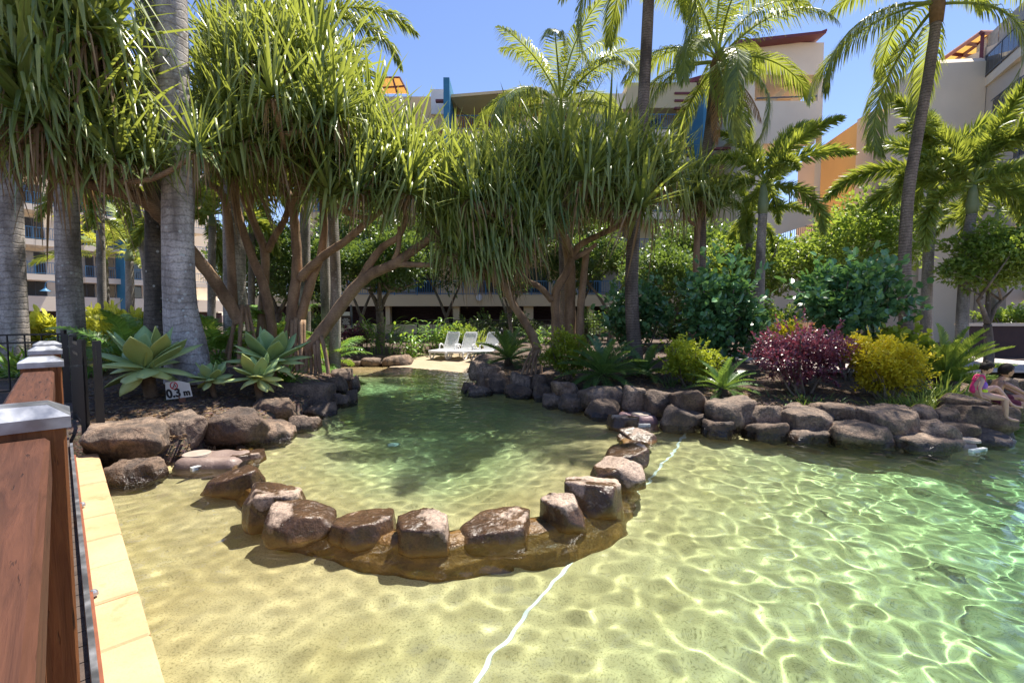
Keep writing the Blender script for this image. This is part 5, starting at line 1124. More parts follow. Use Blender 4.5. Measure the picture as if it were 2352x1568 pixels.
tree('grey_stem_tree', 'small pale-stemmed tree just right of the loungers', (1172, 800), [(1170, 720), (1155, 680), (1180, 670)], (1120, 1230, 610, 690), 16, L_TREED, 1500, .14, .04, 109, tr=.07, m=6)

for i_, (bx_, dp_, lab_) in enumerate((((480, 700, 440, 730), 24, 'dark tree filling the gap behind the slim grey palm'), ((700, 960, 420, 690), 25, 'tall dark tree behind the leaning pandanus limbs'), ((930, 1120, 440, 690), 26, 'dark tree in front of the block above the loungers'),
        ((1230, 1420, 470, 690), 25, 'dark tree between the middle pandanus stems and the block'), ((1480, 1720, 470, 690), 22, 'dense green tree behind the bent coconut trunk'), ((1850, 2060, 560, 740), 19, 'dense green tree behind the big-leaved shrub on the right'))):
    xm = (bx_[0] + bx_[1]) / 2
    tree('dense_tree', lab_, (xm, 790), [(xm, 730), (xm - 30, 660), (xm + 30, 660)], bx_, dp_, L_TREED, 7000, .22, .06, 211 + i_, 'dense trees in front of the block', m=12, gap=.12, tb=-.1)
# big-leaf shrubs
BG = 'dark big-leaved shrubs'
bush('big_leaf_shrub', 'dark big-leaved shrub right of the leaning coconut trunk, above the lime bush', (1545, 1765, 585, 875), 11.2, L_BIG, 2300, .20, .062, 111, BG, oval=True, nleaf=150, m=9, stem=TREEB)
bush('big_leaf_shrub', 'dark big-leaved shrub behind the purple bush', (1815, 2085, 600, 790), 10.6, L_BIG, 2300, .20, .064, 112, BG, oval=True, nleaf=150, m=9)
bush('big_leaf_shrub', 'shaded big-leaved shrub behind the base of the leaning coconut trunk', (1375, 1545, 635, 815), 13.8, L_BIG, 1700, .20, .062, 113, BG, oval=True, nleaf=90, m=8, tonebias=-.05)
bush('big_leaf_shrub', 'yellowish big-leaved plant with red buds beside the large sunny cycad', (2020, 2120, 745, 850), 9.9, L_LIME, 420, .18, .06, 114, BG, oval=True, m=5)
# coloured clipped bushes
bush('purple_bush', 'dark red-purple leafy bush in the right bed', (1718, 1965, 742, 905), 8.9, L_PURP, 7500, .07, .020, 121, m=10, clear=.10, topt=.3, gap=.2)
bush('golden_bush', 'bright golden-yellow bush beside the purple one', (1930, 2135, 760, 918), 8.5, L_YEL, 8000, .07, .022, 122, m=10, topt=.45, tonebias=-.05)
bush('lime_bush', 'lime-yellow bush below the dark big-leaved shrub', (1512, 1655, 778, 895), 9.9, L_LIME, 4500, .075, .024, 123, m=8, topt=.4, tonebias=.05)
bush('green_bush', 'bright green bush between the middle pandanus stems and the dark cycad', (1236, 1362, 757, 872), 11.3, L_LIME, 4200, .08, .025, 124, m=8, tonebias=-.28, topt=.4)
bush('golden_bush', 'small yellow sprigs showing behind the purple bush', (1770, 1850, 735, 800), 9.9, L_YEL, 900, .07, .02, 125, m=5, topt=.3)
# hedges and understorey in front of the middle block
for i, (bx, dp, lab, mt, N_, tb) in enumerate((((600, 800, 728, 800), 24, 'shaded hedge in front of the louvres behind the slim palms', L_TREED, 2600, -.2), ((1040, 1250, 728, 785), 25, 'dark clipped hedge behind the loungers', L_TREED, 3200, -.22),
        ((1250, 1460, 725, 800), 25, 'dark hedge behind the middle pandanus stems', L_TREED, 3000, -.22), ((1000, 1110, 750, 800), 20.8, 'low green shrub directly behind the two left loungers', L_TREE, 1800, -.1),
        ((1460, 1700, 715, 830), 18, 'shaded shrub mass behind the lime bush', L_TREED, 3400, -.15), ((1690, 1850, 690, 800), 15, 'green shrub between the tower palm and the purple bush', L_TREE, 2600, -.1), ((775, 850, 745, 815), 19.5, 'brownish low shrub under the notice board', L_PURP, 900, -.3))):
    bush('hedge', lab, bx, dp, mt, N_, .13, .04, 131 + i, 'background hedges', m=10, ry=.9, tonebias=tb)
for i, (bx, dp, lab, mt, N_, tb) in enumerate((((185, 350, 715, 850), 12.8, 'sunny yellow-green shrub between two royal palm trunks', L_GINY, 1500, .15), ((60, 140, 735, 800), 14, 'yellow shrub behind the black fence at far left', L_GINY, 600, .1), ((-60, 60, 745, 830), 13.5, 'sunny shrub at the left picture edge behind the fence', L_GINY, 500, 0.0))):
    bush('broadleaf_shrub', lab, bx, dp, mt, N_, .30, .06, 141 + i, 'sunny shrubs by the fence', oval=True, m=8, tonebias=tb, up=.9, spread=.6)

# ginger clumps, strappy clumps, grasses
def clump(name, label, px, py, dep, n_, h, mat, seed, kind='ginger', grp=None, w=.03, spread=.5, cat='plant', tone=.5):
    r = np.random.default_rng(seed); c = P(px, py, dep); g = gz1(c[0], c[1]); t = thing(name, label, cat, (c[0], c[1], g), grp); org = np.array([c[0], c[1], g - .03]); mb = MB(); sm = MB()
    if kind == 'ginger':
        for i in range(n_):
            a = r.uniform(0, 6.28); q = r.uniform(0, spread) ; b = org + np.array([q * math.cos(a), q * math.sin(a), 0]); ln_ = r.uniform(.1, .5); H_ = h * r.uniform(.7, 1.1); st = [b + np.array([math.cos(a) * ln_ * u * u, math.sin(a) * ln_ * u * u, H_ * u]) * 1.0 for u in np.linspace(0, 1, 5)]
            tube(sm, st, .012, 5)
            for k in range(9):
                u = .3 + .7 * k / 8; p = b + np.array([math.cos(a) * ln_ * u * u, math.sin(a) * ln_ * u * u, H_ * u]); az = a + (k % 2) * math.pi + r.normal() * .5
                arc_leaf(mb, p, az, r.uniform(.35, 1.0), r.uniform(.28, .46) * h ** .4, w * r.uniform(.8, 1.2), r.uniform(.6, 1.4), None, 4, .25, np.clip(tone + r.normal() * .2, 0, 1), ([0, .3, .7, 1], [.25, 1, .7, .05]))
        sm.build('stems', mat, t)
    else:
        for i in range(n_):
            a = r.uniform(0, 6.28); q = r.uniform(0, spread * .4); b = org + np.array([q * math.cos(a), q * math.sin(a), 0])
            arc_leaf(mb, b, a + r.normal() * .4, r.uniform(.75, 1.5), h * r.uniform(.6, 1.15), w * r.uniform(.7, 1.2), r.uniform(.5, 1.9), None, 6, .2, np.clip(tone + r.normal() * .22, 0, 1), ([0, .5, 1], [1, .85, .05]))
    mb.build('leaves', mat, t); return t
GG = 'ginger clumps at the far bank'
for i, (px, py, dp, N_, h, lab, mt) in enumerate(((880, 800, 18.6, 16, 1.35, 'leafy ginger clump left of the beach, nearest the dark tree', L_GIN), (940, 800, 18.8, 18, 1.5, 'tallest ginger clump beside the beach', L_GIN), (1000, 795, 20, 14, 1.4, 'ginger clump behind the leftmost lounger', L_GIN),
        (905, 822, 17.4, 10, .5, 'low bright ginger tuft on the rocks beside the beach', L_GIN), (840, 790, 20, 12, 1.1, 'shaded ginger clump under the dark forked tree', L_GIN), (1240, 800, 19, 10, .8, 'ginger tuft behind the right lounger', L_GIN))):
    clump('ginger_clump', lab, px, py, dp, N_, h, mt, 151 + i, grp=GG, w=.045, spread=.6)
clump('reed_clump', 'tall bright reeds behind the right lounger', 1098, 800, 20.3, 150, 1.25, L_GRAS, 161, 'grass', w=.014, spread=1.6, cat='reeds', tone=.6)
clump('grass_tuft', 'bright strappy grass tuft in front of the large sunny cycad', 2172, 880, 8.6, 150, .75, L_GRAS, 162, 'grass', w=.016, spread=.9, cat='grass', tone=.65)
clump('grass_tuft', 'arching pale grass spilling towards the seated girl', 2120, 915, 8.0, 190, .6, L_GRAS, 163, 'grass', w=.010, spread=1.3, cat='grass', tone=.75)
clump('grass_tuft', 'low pale grass below the golden bush', 2050, 925, 7.9, 120, .38, L_GRAS, 164, 'grass', w=.009, spread=1.1, cat='grass', tone=.6)
clump('grass_tuft', 'dark low grass under the purple bush', 1850, 925, 8.3, 110, .28, L_CYC, 165, 'grass', w=.010, spread=1.6, cat='grass', tone=.4)
clump('grass_tuft', 'low dark grass on the bed above the pink ledge', 1545, 890, 10.2, 100, .35, L_CYC, 166, 'grass', w=.010, spread=1.2, cat='grass', tone=.4)
clump('spider_plant', 'strappy green plant at the foot of the right agave', 655, 875, 9.6, 40, .75, L_GIN, 167, 'grass', w=.030, spread=.4, tone=.55)
clump('spider_plant', 'small green sprout below the depth sign', 405, 948, 7.9, 9, .28, L_GIN, 168, 'grass', w=.018, spread=.1, tone=.5)
for i, (px, py, dp, lab) in enumerate(((25, 850, 10.2, 'strap-leaved plant behind the fence at the left edge'), (75, 850, 10.0, 'broad strap-leaved clump behind the fence next to the edge one'), (120, 845, 10.3, 'yellow-green strap-leaved clump behind the fence by the royal palm'))):
    clump('strap_plant', lab, px, py, dp, 38, 1.05, L_GIN if i < 2 else L_GRAS, 171 + i, 'grass', 'strap plants behind the fence', .04, .5, tone=.6)

# cycads and ferns: every frond its own part
def cycad(name, label, px, py, dep, meshes, n_, seed, sc_=1.0, th=.15, tr_=.12, grp=None):
    r = np.random.default_rng(seed); c = P(px, py, dep); g = gz1(c[0], c[1]); t = thing(name, label, 'cycad' if 'cycad' in name else 'plant', (c[0], c[1], g), grp)
    tube(MB(), [(c[0], c[1], g - .1), (c[0], c[1], g + th * .6), (c[0], c[1], g + th + .04)], [tr_, tr_ * 1.1, tr_ * .7], 12).build('stem', plain('cycad_stem', (.05, .032, .02), (.10, .065, .04), .95, 20, .8, 50) if 'cycad_stem' not in bpy.data.materials else bpy.data.materials['cycad_stem'], t, True)
    for i in range(n_): inst('frond', meshes[min(len(meshes) - 1, int(i * len(meshes) / n_))], t, (c[0], c[1], g + th), (r.normal() * .06, r.normal() * .06, i * 2.39996 + r.normal() * .1), sc_ * r.uniform(.88, 1.1))
    return t
cycad('cycad', 'large sunlit cycad with stiff bright green fronds on the right', 2172, 835, 9.4, CYCL, 46, 181, 1.0, .30, .17)
cycad('cycad', 'smaller cycad on a dark stump at the right picture edge', 2296, 860, 8.8, CYCL, 34, 182, .82, .38, .15)
cycad('cycad', 'dark blue-green cycad left of the leaning coconut trunk', 1384, 868, 10.4, CYCF, 42, 183, 1.05, .22, .13)
cycad('cycad', 'small dark cycad with drooping pale fronds below the lime bush', 1660, 905, 8.9, CYCF, 22, 184, .75, .12, .09)
cycad('cycad', 'dark spiky cycad just right of the loungers', 1168, 850, 14.2, CYCF, 26, 185, 1.25, .2, .12)
cycad('fern_palm', 'feathery palm clump left of the pandanus stilt roots', 615, 800, 13.6, FERNF, 16, 186, 1.2, .3, .08)
cycad('fern_palm', 'arching green fronds behind the pandanus stilt roots', 745, 820, 13.4, FERNF, 14, 187, .9, .1, .07)
cycad('fern_palm', 'dark ferny fronds between the royal palm and the left agave', 300, 850, 10.6, FERNF, 18, 188, 1.0, .25, .08)
cycad('fern_palm', 'shaded ferny fronds at the foot of the slim grey palm', 500, 830, 12.6, FERNF, 16, 189, 1.05, .2, .08)
cycad('fern_palm', 'fern fronds under the purple bush edge near the trunk of the big shrub', 1480, 860, 11.0, CYCF, 20, 190, .9, .1, .08)

# agaves: every leaf its own part
def agave(label, px, py, dep, R_, n_, seed, th, tilt=0.0, yaw=0.0, stalk=True):
    r = np.random.default_rng(seed); c = P(px, py, dep); g = gz1(c[0], c[1]); t = thing('agave', label, 'agave', (c[0], c[1], g), 'agaves on the left bank'); top = np.array([c[0], c[1], c[2]])
    if stalk: tube(MB(), smooth_path([(c[0] + .03, c[1] + .05, g - .1), (c[0] - .02, c[1] + .05, (g + c[2]) / 2), (c[0], c[1], c[2] + .05)], 4), .085 * R_ / .6, 10).build('stalk', plain('agave_stalk', (.10, .06, .035), (.18, .12, .07), .9, 16, .7, 40) if 'agave_stalk' not in bpy.data.materials else bpy.data.materials['agave_stalk'], t, True)
    ms = []
    for k in range(10):
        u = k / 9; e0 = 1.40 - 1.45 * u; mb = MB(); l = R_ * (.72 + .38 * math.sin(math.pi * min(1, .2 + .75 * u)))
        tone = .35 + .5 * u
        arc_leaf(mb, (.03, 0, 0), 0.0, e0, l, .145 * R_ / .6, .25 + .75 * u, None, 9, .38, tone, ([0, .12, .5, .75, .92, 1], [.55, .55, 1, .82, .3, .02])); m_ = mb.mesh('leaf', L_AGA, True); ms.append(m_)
    for i in range(n_):
        o = inst('leaf', ms[min(9, int(10 * (i / n_) ** .85))], t, top + np.array([0, 0, .06 * (1 - i / n_)]), (r.normal() * .12 + tilt, r.normal() * .12, yaw + i * 2.39996 + r.normal() * .18), (r.uniform(.82, 1.12), r.uniform(.8, 1.15), r.uniform(.85, 1.1)))
        sd = o.modifiers.new('thickness', 'SOLIDIFY'); sd.thickness = .012
    return t
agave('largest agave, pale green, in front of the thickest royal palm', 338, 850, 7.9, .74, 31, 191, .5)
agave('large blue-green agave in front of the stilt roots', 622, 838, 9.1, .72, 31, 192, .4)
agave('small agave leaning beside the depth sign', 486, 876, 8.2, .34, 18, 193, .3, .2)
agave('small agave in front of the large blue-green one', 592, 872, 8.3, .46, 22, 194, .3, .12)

# leaf litter: far too much to count
r = np.random.default_rng(77); pts = []
for (px0, px1, py0, py1, N_) in ((200, 820, 850, 985, 11000), (1090, 1500, 838, 905, 4500), (1480, 2260, 860, 935, 5200)):
    x = r.uniform(px0, px1, N_); y = r.uniform(py0, py1, N_)
    for a, b in zip(x, y): pts.append(G(a, b, .45))
pts = np.array(pts); pts = pts[sdist(pts[:, 0], pts[:, 1], SHORE) > .22]; pts[:, 2] = gz(pts[:, 0], pts[:, 1]) + .012
mb = MB(); n_ = len(pts); a = r.uniform(0, 6.28, n_); tl = r.uniform(-.5, .5, n_); L_ = r.uniform(.03, .13, n_)[:, None]; W_ = r.uniform(.006, .022, n_)[:, None]
d = np.stack([np.cos(a), np.sin(a), tl * .5], 1); s = np.stack([-np.sin(a), np.cos(a), r.uniform(-.4, .4, n_)], 1)
V = np.stack([pts - d * L_ / 2, pts + s * W_, pts + d * L_ / 2, pts - s * W_], 1); mb.add(V.reshape(-1, 3), np.arange(n_)[:, None] * 4 + np.array([[0, 1, 2, 3]]), np.repeat(np.clip(r.normal(.4, .3, n_), 0, 1), 4))
tag(mb.build('leaf_litter', L_DEAD, org=(0, 0, 0)), 'dry brown leaf litter covering the garden beds', 'leaf litter', kind='stuff')
# root tangle hanging between two boulders
t = thing('root_tangle', 'dry pale roots hanging between two dark boulders above the ledge', 'roots', G(484, 1020, .1))
for i in range(7):
    a = P(478 + i * 2.2, 965 + (i % 3) * 6, 6.75); b = P(474 + i * 3.6, 1036 - (i % 2) * 5, 6.55); tube(MB(), smooth_path([a, (a + b) / 2 + r.normal(size=3) * .03, b], 4), .008, 5).build('root', L_DEAD, t, True)
# ------------------------------------------------------------------ things people put there
# depth sign
t = thing('depth_sign', 'white 0.3m depth sign with a red no-diving circle under the largest agave', 'sign', P(412, 935, 7.75))
SY = 7.75; a = P(382, 918, SY); b = P(442, 910, SY); ux = unit(b - a); W_ = np.linalg.norm(b - a); uz = np.array([0, -.10, 1.0]); uz = unit(uz - ux * np.dot(uz, ux)); Hs = P(382, 878, SY)[2] - a[2]; nn = np.cross(ux, uz)
SIGNW = plain('sign_white', (.72, .72, .66), (.64, .64, .58), .5, 8); INK = plain('sign_black', (.012, .012, .012), (.02, .02, .02), .6, 5); RED = plain('sign_red', (.55, .02, .02), (.48, .02, .02), .5, 5)
prism(MB(), [a, b, b + uz * Hs * .78, a + uz * Hs + ux * W_ * .62, a + uz * Hs + ux * W_ * .12], -nn * .006).build('sign_panel', SIGNW, t)
tube(MB(), [a + ux * W_ * .5 + uz * .05 - nn * .05, a + ux * W_ * .5 - uz * .35 - nn * .05], .06, 4).build('sign_post', plain('sign_post_timber', (.16, .06, .03), (.22, .09, .05), .8, 9), t)
def text(par, body, pos, ux, uz, size, mat, bold=.0, name='lettering', align='LEFT'):
    cu = bpy.data.curves.new(name, 'FONT'); cu.body = body; cu.size = size; cu.offset = bold; cu.extrude = .0012; cu.align_x = align; cu.materials.append(mat)
    tmp = bpy.data.objects.new(name, cu); COL.objects.link(tmp); bpy.context.view_layer.update()
    me_ = bpy.data.meshes.new_from_object(tmp.evaluated_get(bpy.context.evaluated_depsgraph_get())); bpy.data.objects.remove(tmp)
    if not me_.materials: me_.materials.append(mat)
    o = bpy.data.objects.new(name, me_); COL.objects.link(o); o.parent = par; n_ = np.cross(ux, uz)
    m = Matrix(((ux[0], uz[0], n_[0]), (ux[1], uz[1], n_[1]), (ux[2], uz[2], n_[2]))); o.rotation_euler = m.to_euler(); o.location = tuple(np.asarray(pos) - ORG[par.name]); return o
text(t, '0.3', a + ux * W_ * .06 + uz * Hs * .10 + nn * .004, ux, uz, Hs * .68, INK, .008); text(t, 'm', a + ux * W_ * .70 + uz * Hs * .11 + nn * .004, ux, uz, Hs * .50, INK, .007)
cc_ = a + ux * W_ * .42 + uz * Hs * .76 + nn * .005; rr_ = Hs * .20; an = np.linspace(0, 2 * math.pi, 33)
tube(MB(), [cc_ + rr_ * (ux * math.cos(q) + uz * math.sin(q)) for q in an], .0065, 6, cap=False).build('no_diving_ring', RED, t); tube(MB(), [cc_ + rr_ * (ux * .6 + uz * .8), cc_ - rr_ * (ux * .6 + uz * .8)], .0055, 6).build('no_diving_slash', RED, t)
mb = MB(); tube(mb, [cc_ + rr_ * (ux * .1 + uz * .45) + nn * .001, cc_ + rr_ * (ux * .38 - uz * .05) + nn * .001], .006, 5); tube(mb, [cc_ + rr_ * (ux * .38 + uz * .1) + nn * .001, cc_ + rr_ * (ux * .42 - uz * .3) + nn * .001], .004, 5); tube(mb, [cc_ + rr_ * (-ux * .5 - uz * .38), cc_ + rr_ * (ux * .65 - uz * .38)], .003, 4); mb.build('diver_symbol', INK, t)
# notice board
t = thing('notice_board', 'small dark notice board with white lettering behind the leaning pandanus trunk', 'sign', P(793, 750, 19)); NY = 19.0
BOARD = plain('notice_brown', (.035, .022, .016), (.05, .03, .02), .6, 6)
fb(MB(), 783, 727, 806, 747, NY, .04).build('board', BOARD, t); fb(MB(), 786, 716, 803, 725, NY + .01, .04).build('white_panel', SIGNW, t); fb(MB(), 805, 700, 808, 752, NY + .05, .06).build('post', GREYR, t)
for i, w in enumerate(('PLEASE', 'TOWEL DRY', 'BEFORE', 'ENTERING', 'THE FOYER')): text(t, w, P(794.5, 733 + i * 3.1, NY - .012), np.array([1., 0, 0]), np.array([0, 0, 1.]), .058, SIGNW, .001, align='CENTER')
# loungers and the little table
LW = plain('lounger_white_resin', (.80, .80, .80), (.74, .74, .75), .4, 5)
def lounger(label, px, py, dep, yaw):
    g = P(px, py, dep); t = thing('sun_lounger', label, 'sun lounger', g, 'white sun loungers on the beach'); cy, sy = math.cos(yaw), math.sin(yaw)
    def T(x, y, z): return g + np.array([x * cy - y * sy, x * sy + y * cy, z])         # x along towards the head, y across
    def vec(x, y, z): return T(x, y, z) - g
    sl_h = .33
    fr = MB()
    for s in (-.33, .33): cbox(fr, T(-.75, s - .03, sl_h - .05), vec(1.05, 0, 0), vec(0, .06, 0), vec(0, 0, .09), .012)
    cbox(fr, T(-.80, -.36, sl_h - .05), vec(.08, 0, 0), vec(0, .72, 0), vec(0, 0, .09), .012); fr.build('frame', LW, t)
    seat = bpy.data.objects.new('seat', None); 
    st = MB(); cbox(st, T(-.73, -.30, sl_h), vec(.98, 0, 0), vec(0, .60, 0), vec(0, 0, .025), .006); st.build('seat', LW, t)
    e = R(62); bx = math.cos(e); bz = math.sin(e); b0 = (.27, sl_h + .02); Lb = .78
    bk = MB(); hw = .30
    for s in (-hw, hw - .05): cbox(bk, T(b0[0], s, b0[1]), vec(bx * Lb * .92, 0, bz * Lb * .92), vec(0, .05, 0), vec(-bz * .035, 0, bx * .035), .008)
    cbox(bk, T(b0[0] + bx * Lb * .90, -hw + .03, b0[1] + bz * Lb * .90), vec(bx * .085, 0, bz * .085), vec(0, 2 * hw - .06, 0), vec(-bz * .035, 0, bx * .035), .015); cbox(bk, T(b0[0], -hw + .03, b0[1]), vec(bx * .07, 0, bz * .07), vec(0, 2 * hw - .06, 0), vec(-bz * .035, 0, bx * .035), .008)
    back = bk.build('backrest', LW, t); k = 9
    for i in range(k):
        y = -hw + .055 + (2 * hw - .11) * i / k; obox(MB(), T(b0[0] + bx * .06, y, b0[1] + bz * .06), vec(bx * (Lb - .12), 0, bz * (Lb - .12)), vec(0, (2 * hw - .11) / k - .018, 0), vec(-bz * .02, 0, bx * .02)).build('slat', LW, back)
    for s in (-.35, .35):
        tube(MB(), smooth_path([T(.02, s, sl_h), T(.05, s, sl_h + .17), T(.14, s, sl_h + .24), T(.30, s, sl_h + .20), T(.42, s, sl_h + .05), T(.46, s, .02)], 5), .030, 8).build('armrest', LW, t, True)
        tube(MB(), smooth_path([T(-.66, s, sl_h - .02), T(-.70, s, .17), T(-.58, s, .03), T(-.42, s, .10), T(-.28, s, sl_h - .03)], 5), .028, 8).build('front_leg', LW, t, True)
    return t
DLo = 18.2
lounger('leftmost white sun lounger on the sand', 1026, 823, 18.7, R(68)); lounger('middle white sun lounger on the sand', 1066, 824, 18.6, R(66)); lounger('right white sun lounger beside the little table', 1118, 825, 18.2, R(62))
t = thing('side_table', 'low white plastic side table between two loungers', 'table', P(1090, 823, 18.9)); g = ORG[t.name]
cbox(MB(), g + np.array([-.24, -.22, .38]), (.48, 0, 0), (0, .44, 0), (0, 0, .04), .012).build('table_top', LW, t)
for x in (-.21, .16):
    for y in (-.19, .14): cbox(MB(), g + np.array([x, y, -.05]), (.05, 0, 0), (0, .05, 0), (0, 0, .44), .008).build('leg', LW, t)
# garden bollard light, fence behind the loungers
t = thing('garden_light', 'black bollard garden light behind the right lounger', 'lamp', P(1152, 812, 19.6)); g = ORG[t.name]
tube(MB(), [g + np.array([0, 0, -.1]), g + np.array([0, 0, .78])], .03, 8).build('pole', GREYR, t); lathe(MB(), g + np.array([0, 0, .78]), [(.03, 0), (.075, .03), (.08, .17), (.10, .18), (.06, .25), (.02, .29), (.001, .33)], 14).build('lamp_head', BLACK, t)
a = P(960, 800, 22.5); b = P(1420, 800, 22.5); fence('black bar fence behind the loungers', (a[0], 22.5, .5), (b[0], 22.5, .5), .55, 1.65, .14)
# underwater light
p = G(905, 1052, -.42); t = thing('pool_light', 'round white light on the floor of the inner pool', 'pool light', (p[0], p[1], float(floor_z(p[0], p[1]))))
g = ORG[t.name]; o = lathe(MB(), g, [(.001, .045), (.07, .045), (.10, .035), (.115, 0), (.115, -.03)], 24).build('lens', WHITEP, t); o.cycles.is_caustics_receiver = True
o = lathe(MB(), g + np.array([0, 0, -.005]), [(.115, .04), (.135, .036), (.14, 0), (.14, -.03)], 24).build('rim', GALV, t); o.cycles.is_caustics_receiver = True
# white marker line on the floor
pp = smooth_path(ROPE, 10); mb = MB(); V = []
sd = np.gradient(pp, axis=0); sd = np.stack([sd[:, 1], -sd[:, 0], 0 * sd[:, 0]], 1); sd /= np.linalg.norm(sd, axis=1)[:, None]
zf = np.array([float(floor_z(q[0], q[1])) for q in pp]) + .014; pp[:, 2] = zf
top = np.stack([pp - sd * .017 - np.array([0, 0, .02]), pp - sd * .015, pp + sd * .015, pp + sd * .017 - np.array([0, 0, .02])], 1); i = np.arange(len(pp) * 4).reshape(-1, 4)
Q = np.concatenate([np.stack([i[:-1, c], i[:-1, c + 1], i[1:, c + 1], i[1:, c]], -1) for c in range(3)]).reshape(-1, 4)
o = mb.add(top.reshape(-1, 3), Q).build('marker_line', WHITEP); tag(o, 'white marker line curving along the pool floor', 'marker line'); o.cycles.is_caustics_receiver = True
# paved walk on the right
n = NT('paving'); v = n.pos(); n.color(n.mix(n.ramp(n.noise(v, 1.4, 4), [(.3, 0.), (.7, 1.)]), (.42, .36, .34), (.56, .48, .45))); n.set(Roughness=.85); n.bump(n.noise(v, 40, 4), .3, .01); PAV = n.m
pv = tag(bpy.data.objects.new('pavement', None), kind='structure'); COL.objects.link(pv); ORG[pv.name] = np.zeros(3)
m0 = cbox(MB(), (0, 0, 0), (.596, 0, 0), (0, .596, 0), (0, 0, .05), .006).mesh('paver', PAV)
for i in range(13):
    for j in range(9): inst('paver', m0, pv, (6.6 + i * .602, 10.9 + j * .602, .545 + .004 * math.sin(i * 3 + j * 5)))
t = thing('planter_wall', 'low rendered planter wall with a cap below the right balconies', 'wall', P(2300, 760, 15.6))
a = P(2215, 742, 15.6); b = P(2420, 742, 15.6); box(MB(), a[0], b[0], 15.6, 15.9, .3, a[2] - .1).build('wall_face', LOUV, t); box(MB(), a[0], b[0], 15.55, 15.95, a[2] - .098, a[2]).build('wall_cap', TAUPE, t)
bush('hedge', 'low green hedge on top of the planter wall', (2230, 2420, 712, 745), 16.4, L_TREE, 1500, .12, .04, 199, 'background hedges', m=9, ry=.5)
# bird on the skimmer ledge
t = thing('bird', 'small black and white bird standing on the brown skimmer ledge', 'bird', G(374, 1037, .10)); g = ORG[t.name]
BW = plain('white_feathers', (.75, .75, .74), (.66, .66, .65), .8, 30); BK = plain('black_feathers', (.02, .02, .022), (.035, .035, .04), .6, 30); OR = plain('beak', (.45, .36, .2), (.4, .3, .15), .5, 9)
bm_ = MB()
def blob(mb, c, ax, seg=14):
    V, Fc = ICO[3]; mb.add(V * np.array(ax) + np.array(c), Fc); return mb
S3, F3 = ICO[3]; V = S3.copy(); z = V[:, 2]; sc_ = np.where(z > .2, 1 - .45 * np.clip((z - .2) / .8, 0, 1), 1.0); V[:, :2] *= sc_[:, None]; V = V * np.array([.042, .05, .062]) + g + np.array([0, 0, .085])
V2 = S3 * np.array([.030, .033, .029]) + g + np.array([.005, -.015, .155])
MB().add(V, F3).add(V2, F3).build('body', BW, t, True)
mb = MB(); blob(mb, g + np.array([.005, -.006, .165]), (.030, .030, .022)); mb.build('cap_feathers', BK, t, True)
for s in (-1, 1):
    mb = MB(); blob(mb, g + np.array([s * .038, .012, .09]), (.012, .04, .045)); mb.build('wing', BK, t, True)
    tube(MB(), [g + np.array([s * .014, 0, .035]), g + np.array([s * .016, -.004, -.002])], .003, 5).build('leg', BK, t)
tube(MB(), [g + np.array([0, .045, .07]), g + np.array([-.01, .13, .05])], [.018, .010], 6).build('tail', BK, t); tube(MB(), [g + np.array([.006, -.045, .155]), g + np.array([.008, -.07, .150])], [.007, .001], 6).build('beak', OR, t)

# ------------------------------------------------------------------ the two children
n = NT('skin'); v = n.pos(); n.color(n.mix(n.noise(v, 14, 3), (.52, .30, .22), (.60, .37, .28))); n.set(Roughness=.5, Subsurface_Weight=.15, Subsurface_Radius=(.02, .008, .004) ) if False else n.set(Roughness=.5); SKIN = n.m
n = NT('tanned_skin'); v = n.pos(); n.color(n.mix(n.noise(v, 14, 3), (.42, .225, .15), (.50, .28, .195))); n.set(Roughness=.5); SKIN2 = n.m
HAIR = plain('dark_hair', (.010, .007, .005), (.028, .017, .011), .6, 40, .5, 120, spec=.2); PINKS = plain('pink_swimsuit', (.85, .045, .22), (.75, .04, .20), .55, 8); PURS = plain('purple_panel', (.28, .12, .55), (.24, .10, .48), .55, 8)
LIMES = plain('lime_panel', (.62, .80, .03), (.55, .72, .03), .5, 8); MARS = plain('maroon_shorts', (.13, .012, .035), (.10, .012, .03), .8, 20, .3, 60)
def skinned(name, par, chains, mat, root=0, lv=2, m=1.0):
    """chains: list of [(point, radius), ...]; chains sharing a point are welded there"""
    vs = []; rad = []; es = []; key = {}
    for ch in chains:
        pr_ = None
        for p, q in ch:
            k = tuple(np.round(p, 4))
            if k not in key: key[k] = len(vs); vs.append(np.asarray(p, float)); rad.append(q)
            i = key[k]
            if pr_ is not None and pr_ != i: es.append((pr_, i))
            pr_ = i
    org = ORG[par.name]; me = bpy.data.meshes.new(name); me.from_pydata([tuple(p - org) for p in vs], es, []); o = bpy.data.objects.new(name, me); COL.objects.link(o); o.parent = par
    sk = o.modifiers.new('skin', 'SKIN'); sk.use_smooth_shade = True; sk.branch_smoothing = .6
    if not me.skin_vertices: 
        bpy.context.view_layer.objects.active = o
    lay = me.skin_vertices[0].data if me.skin_vertices else None
    if lay is None: raise RuntimeError('no skin layer')
    for i, q in enumerate(rad): q = q if hasattr(q, '__len__') else (q, q); lay[i].radius = (q[0] * m, q[1] * m); lay[i].use_root = (i == root)
    sb = o.modifiers.new('smooth', 'SUBSURF'); sb.levels = lv; sb.render_levels = lv; me.materials.append(mat); ORG[o.name] = org; return o
def frame(o, f, s_, u, m=1.0):      # body frame: f forward, s_ towards the camera, u up
    o, f, s_, u = (np.asarray(q, float) for q in (o, f, s_, u)); return lambda a, b, c: o + (f * a + s_ * b + u * c) * m
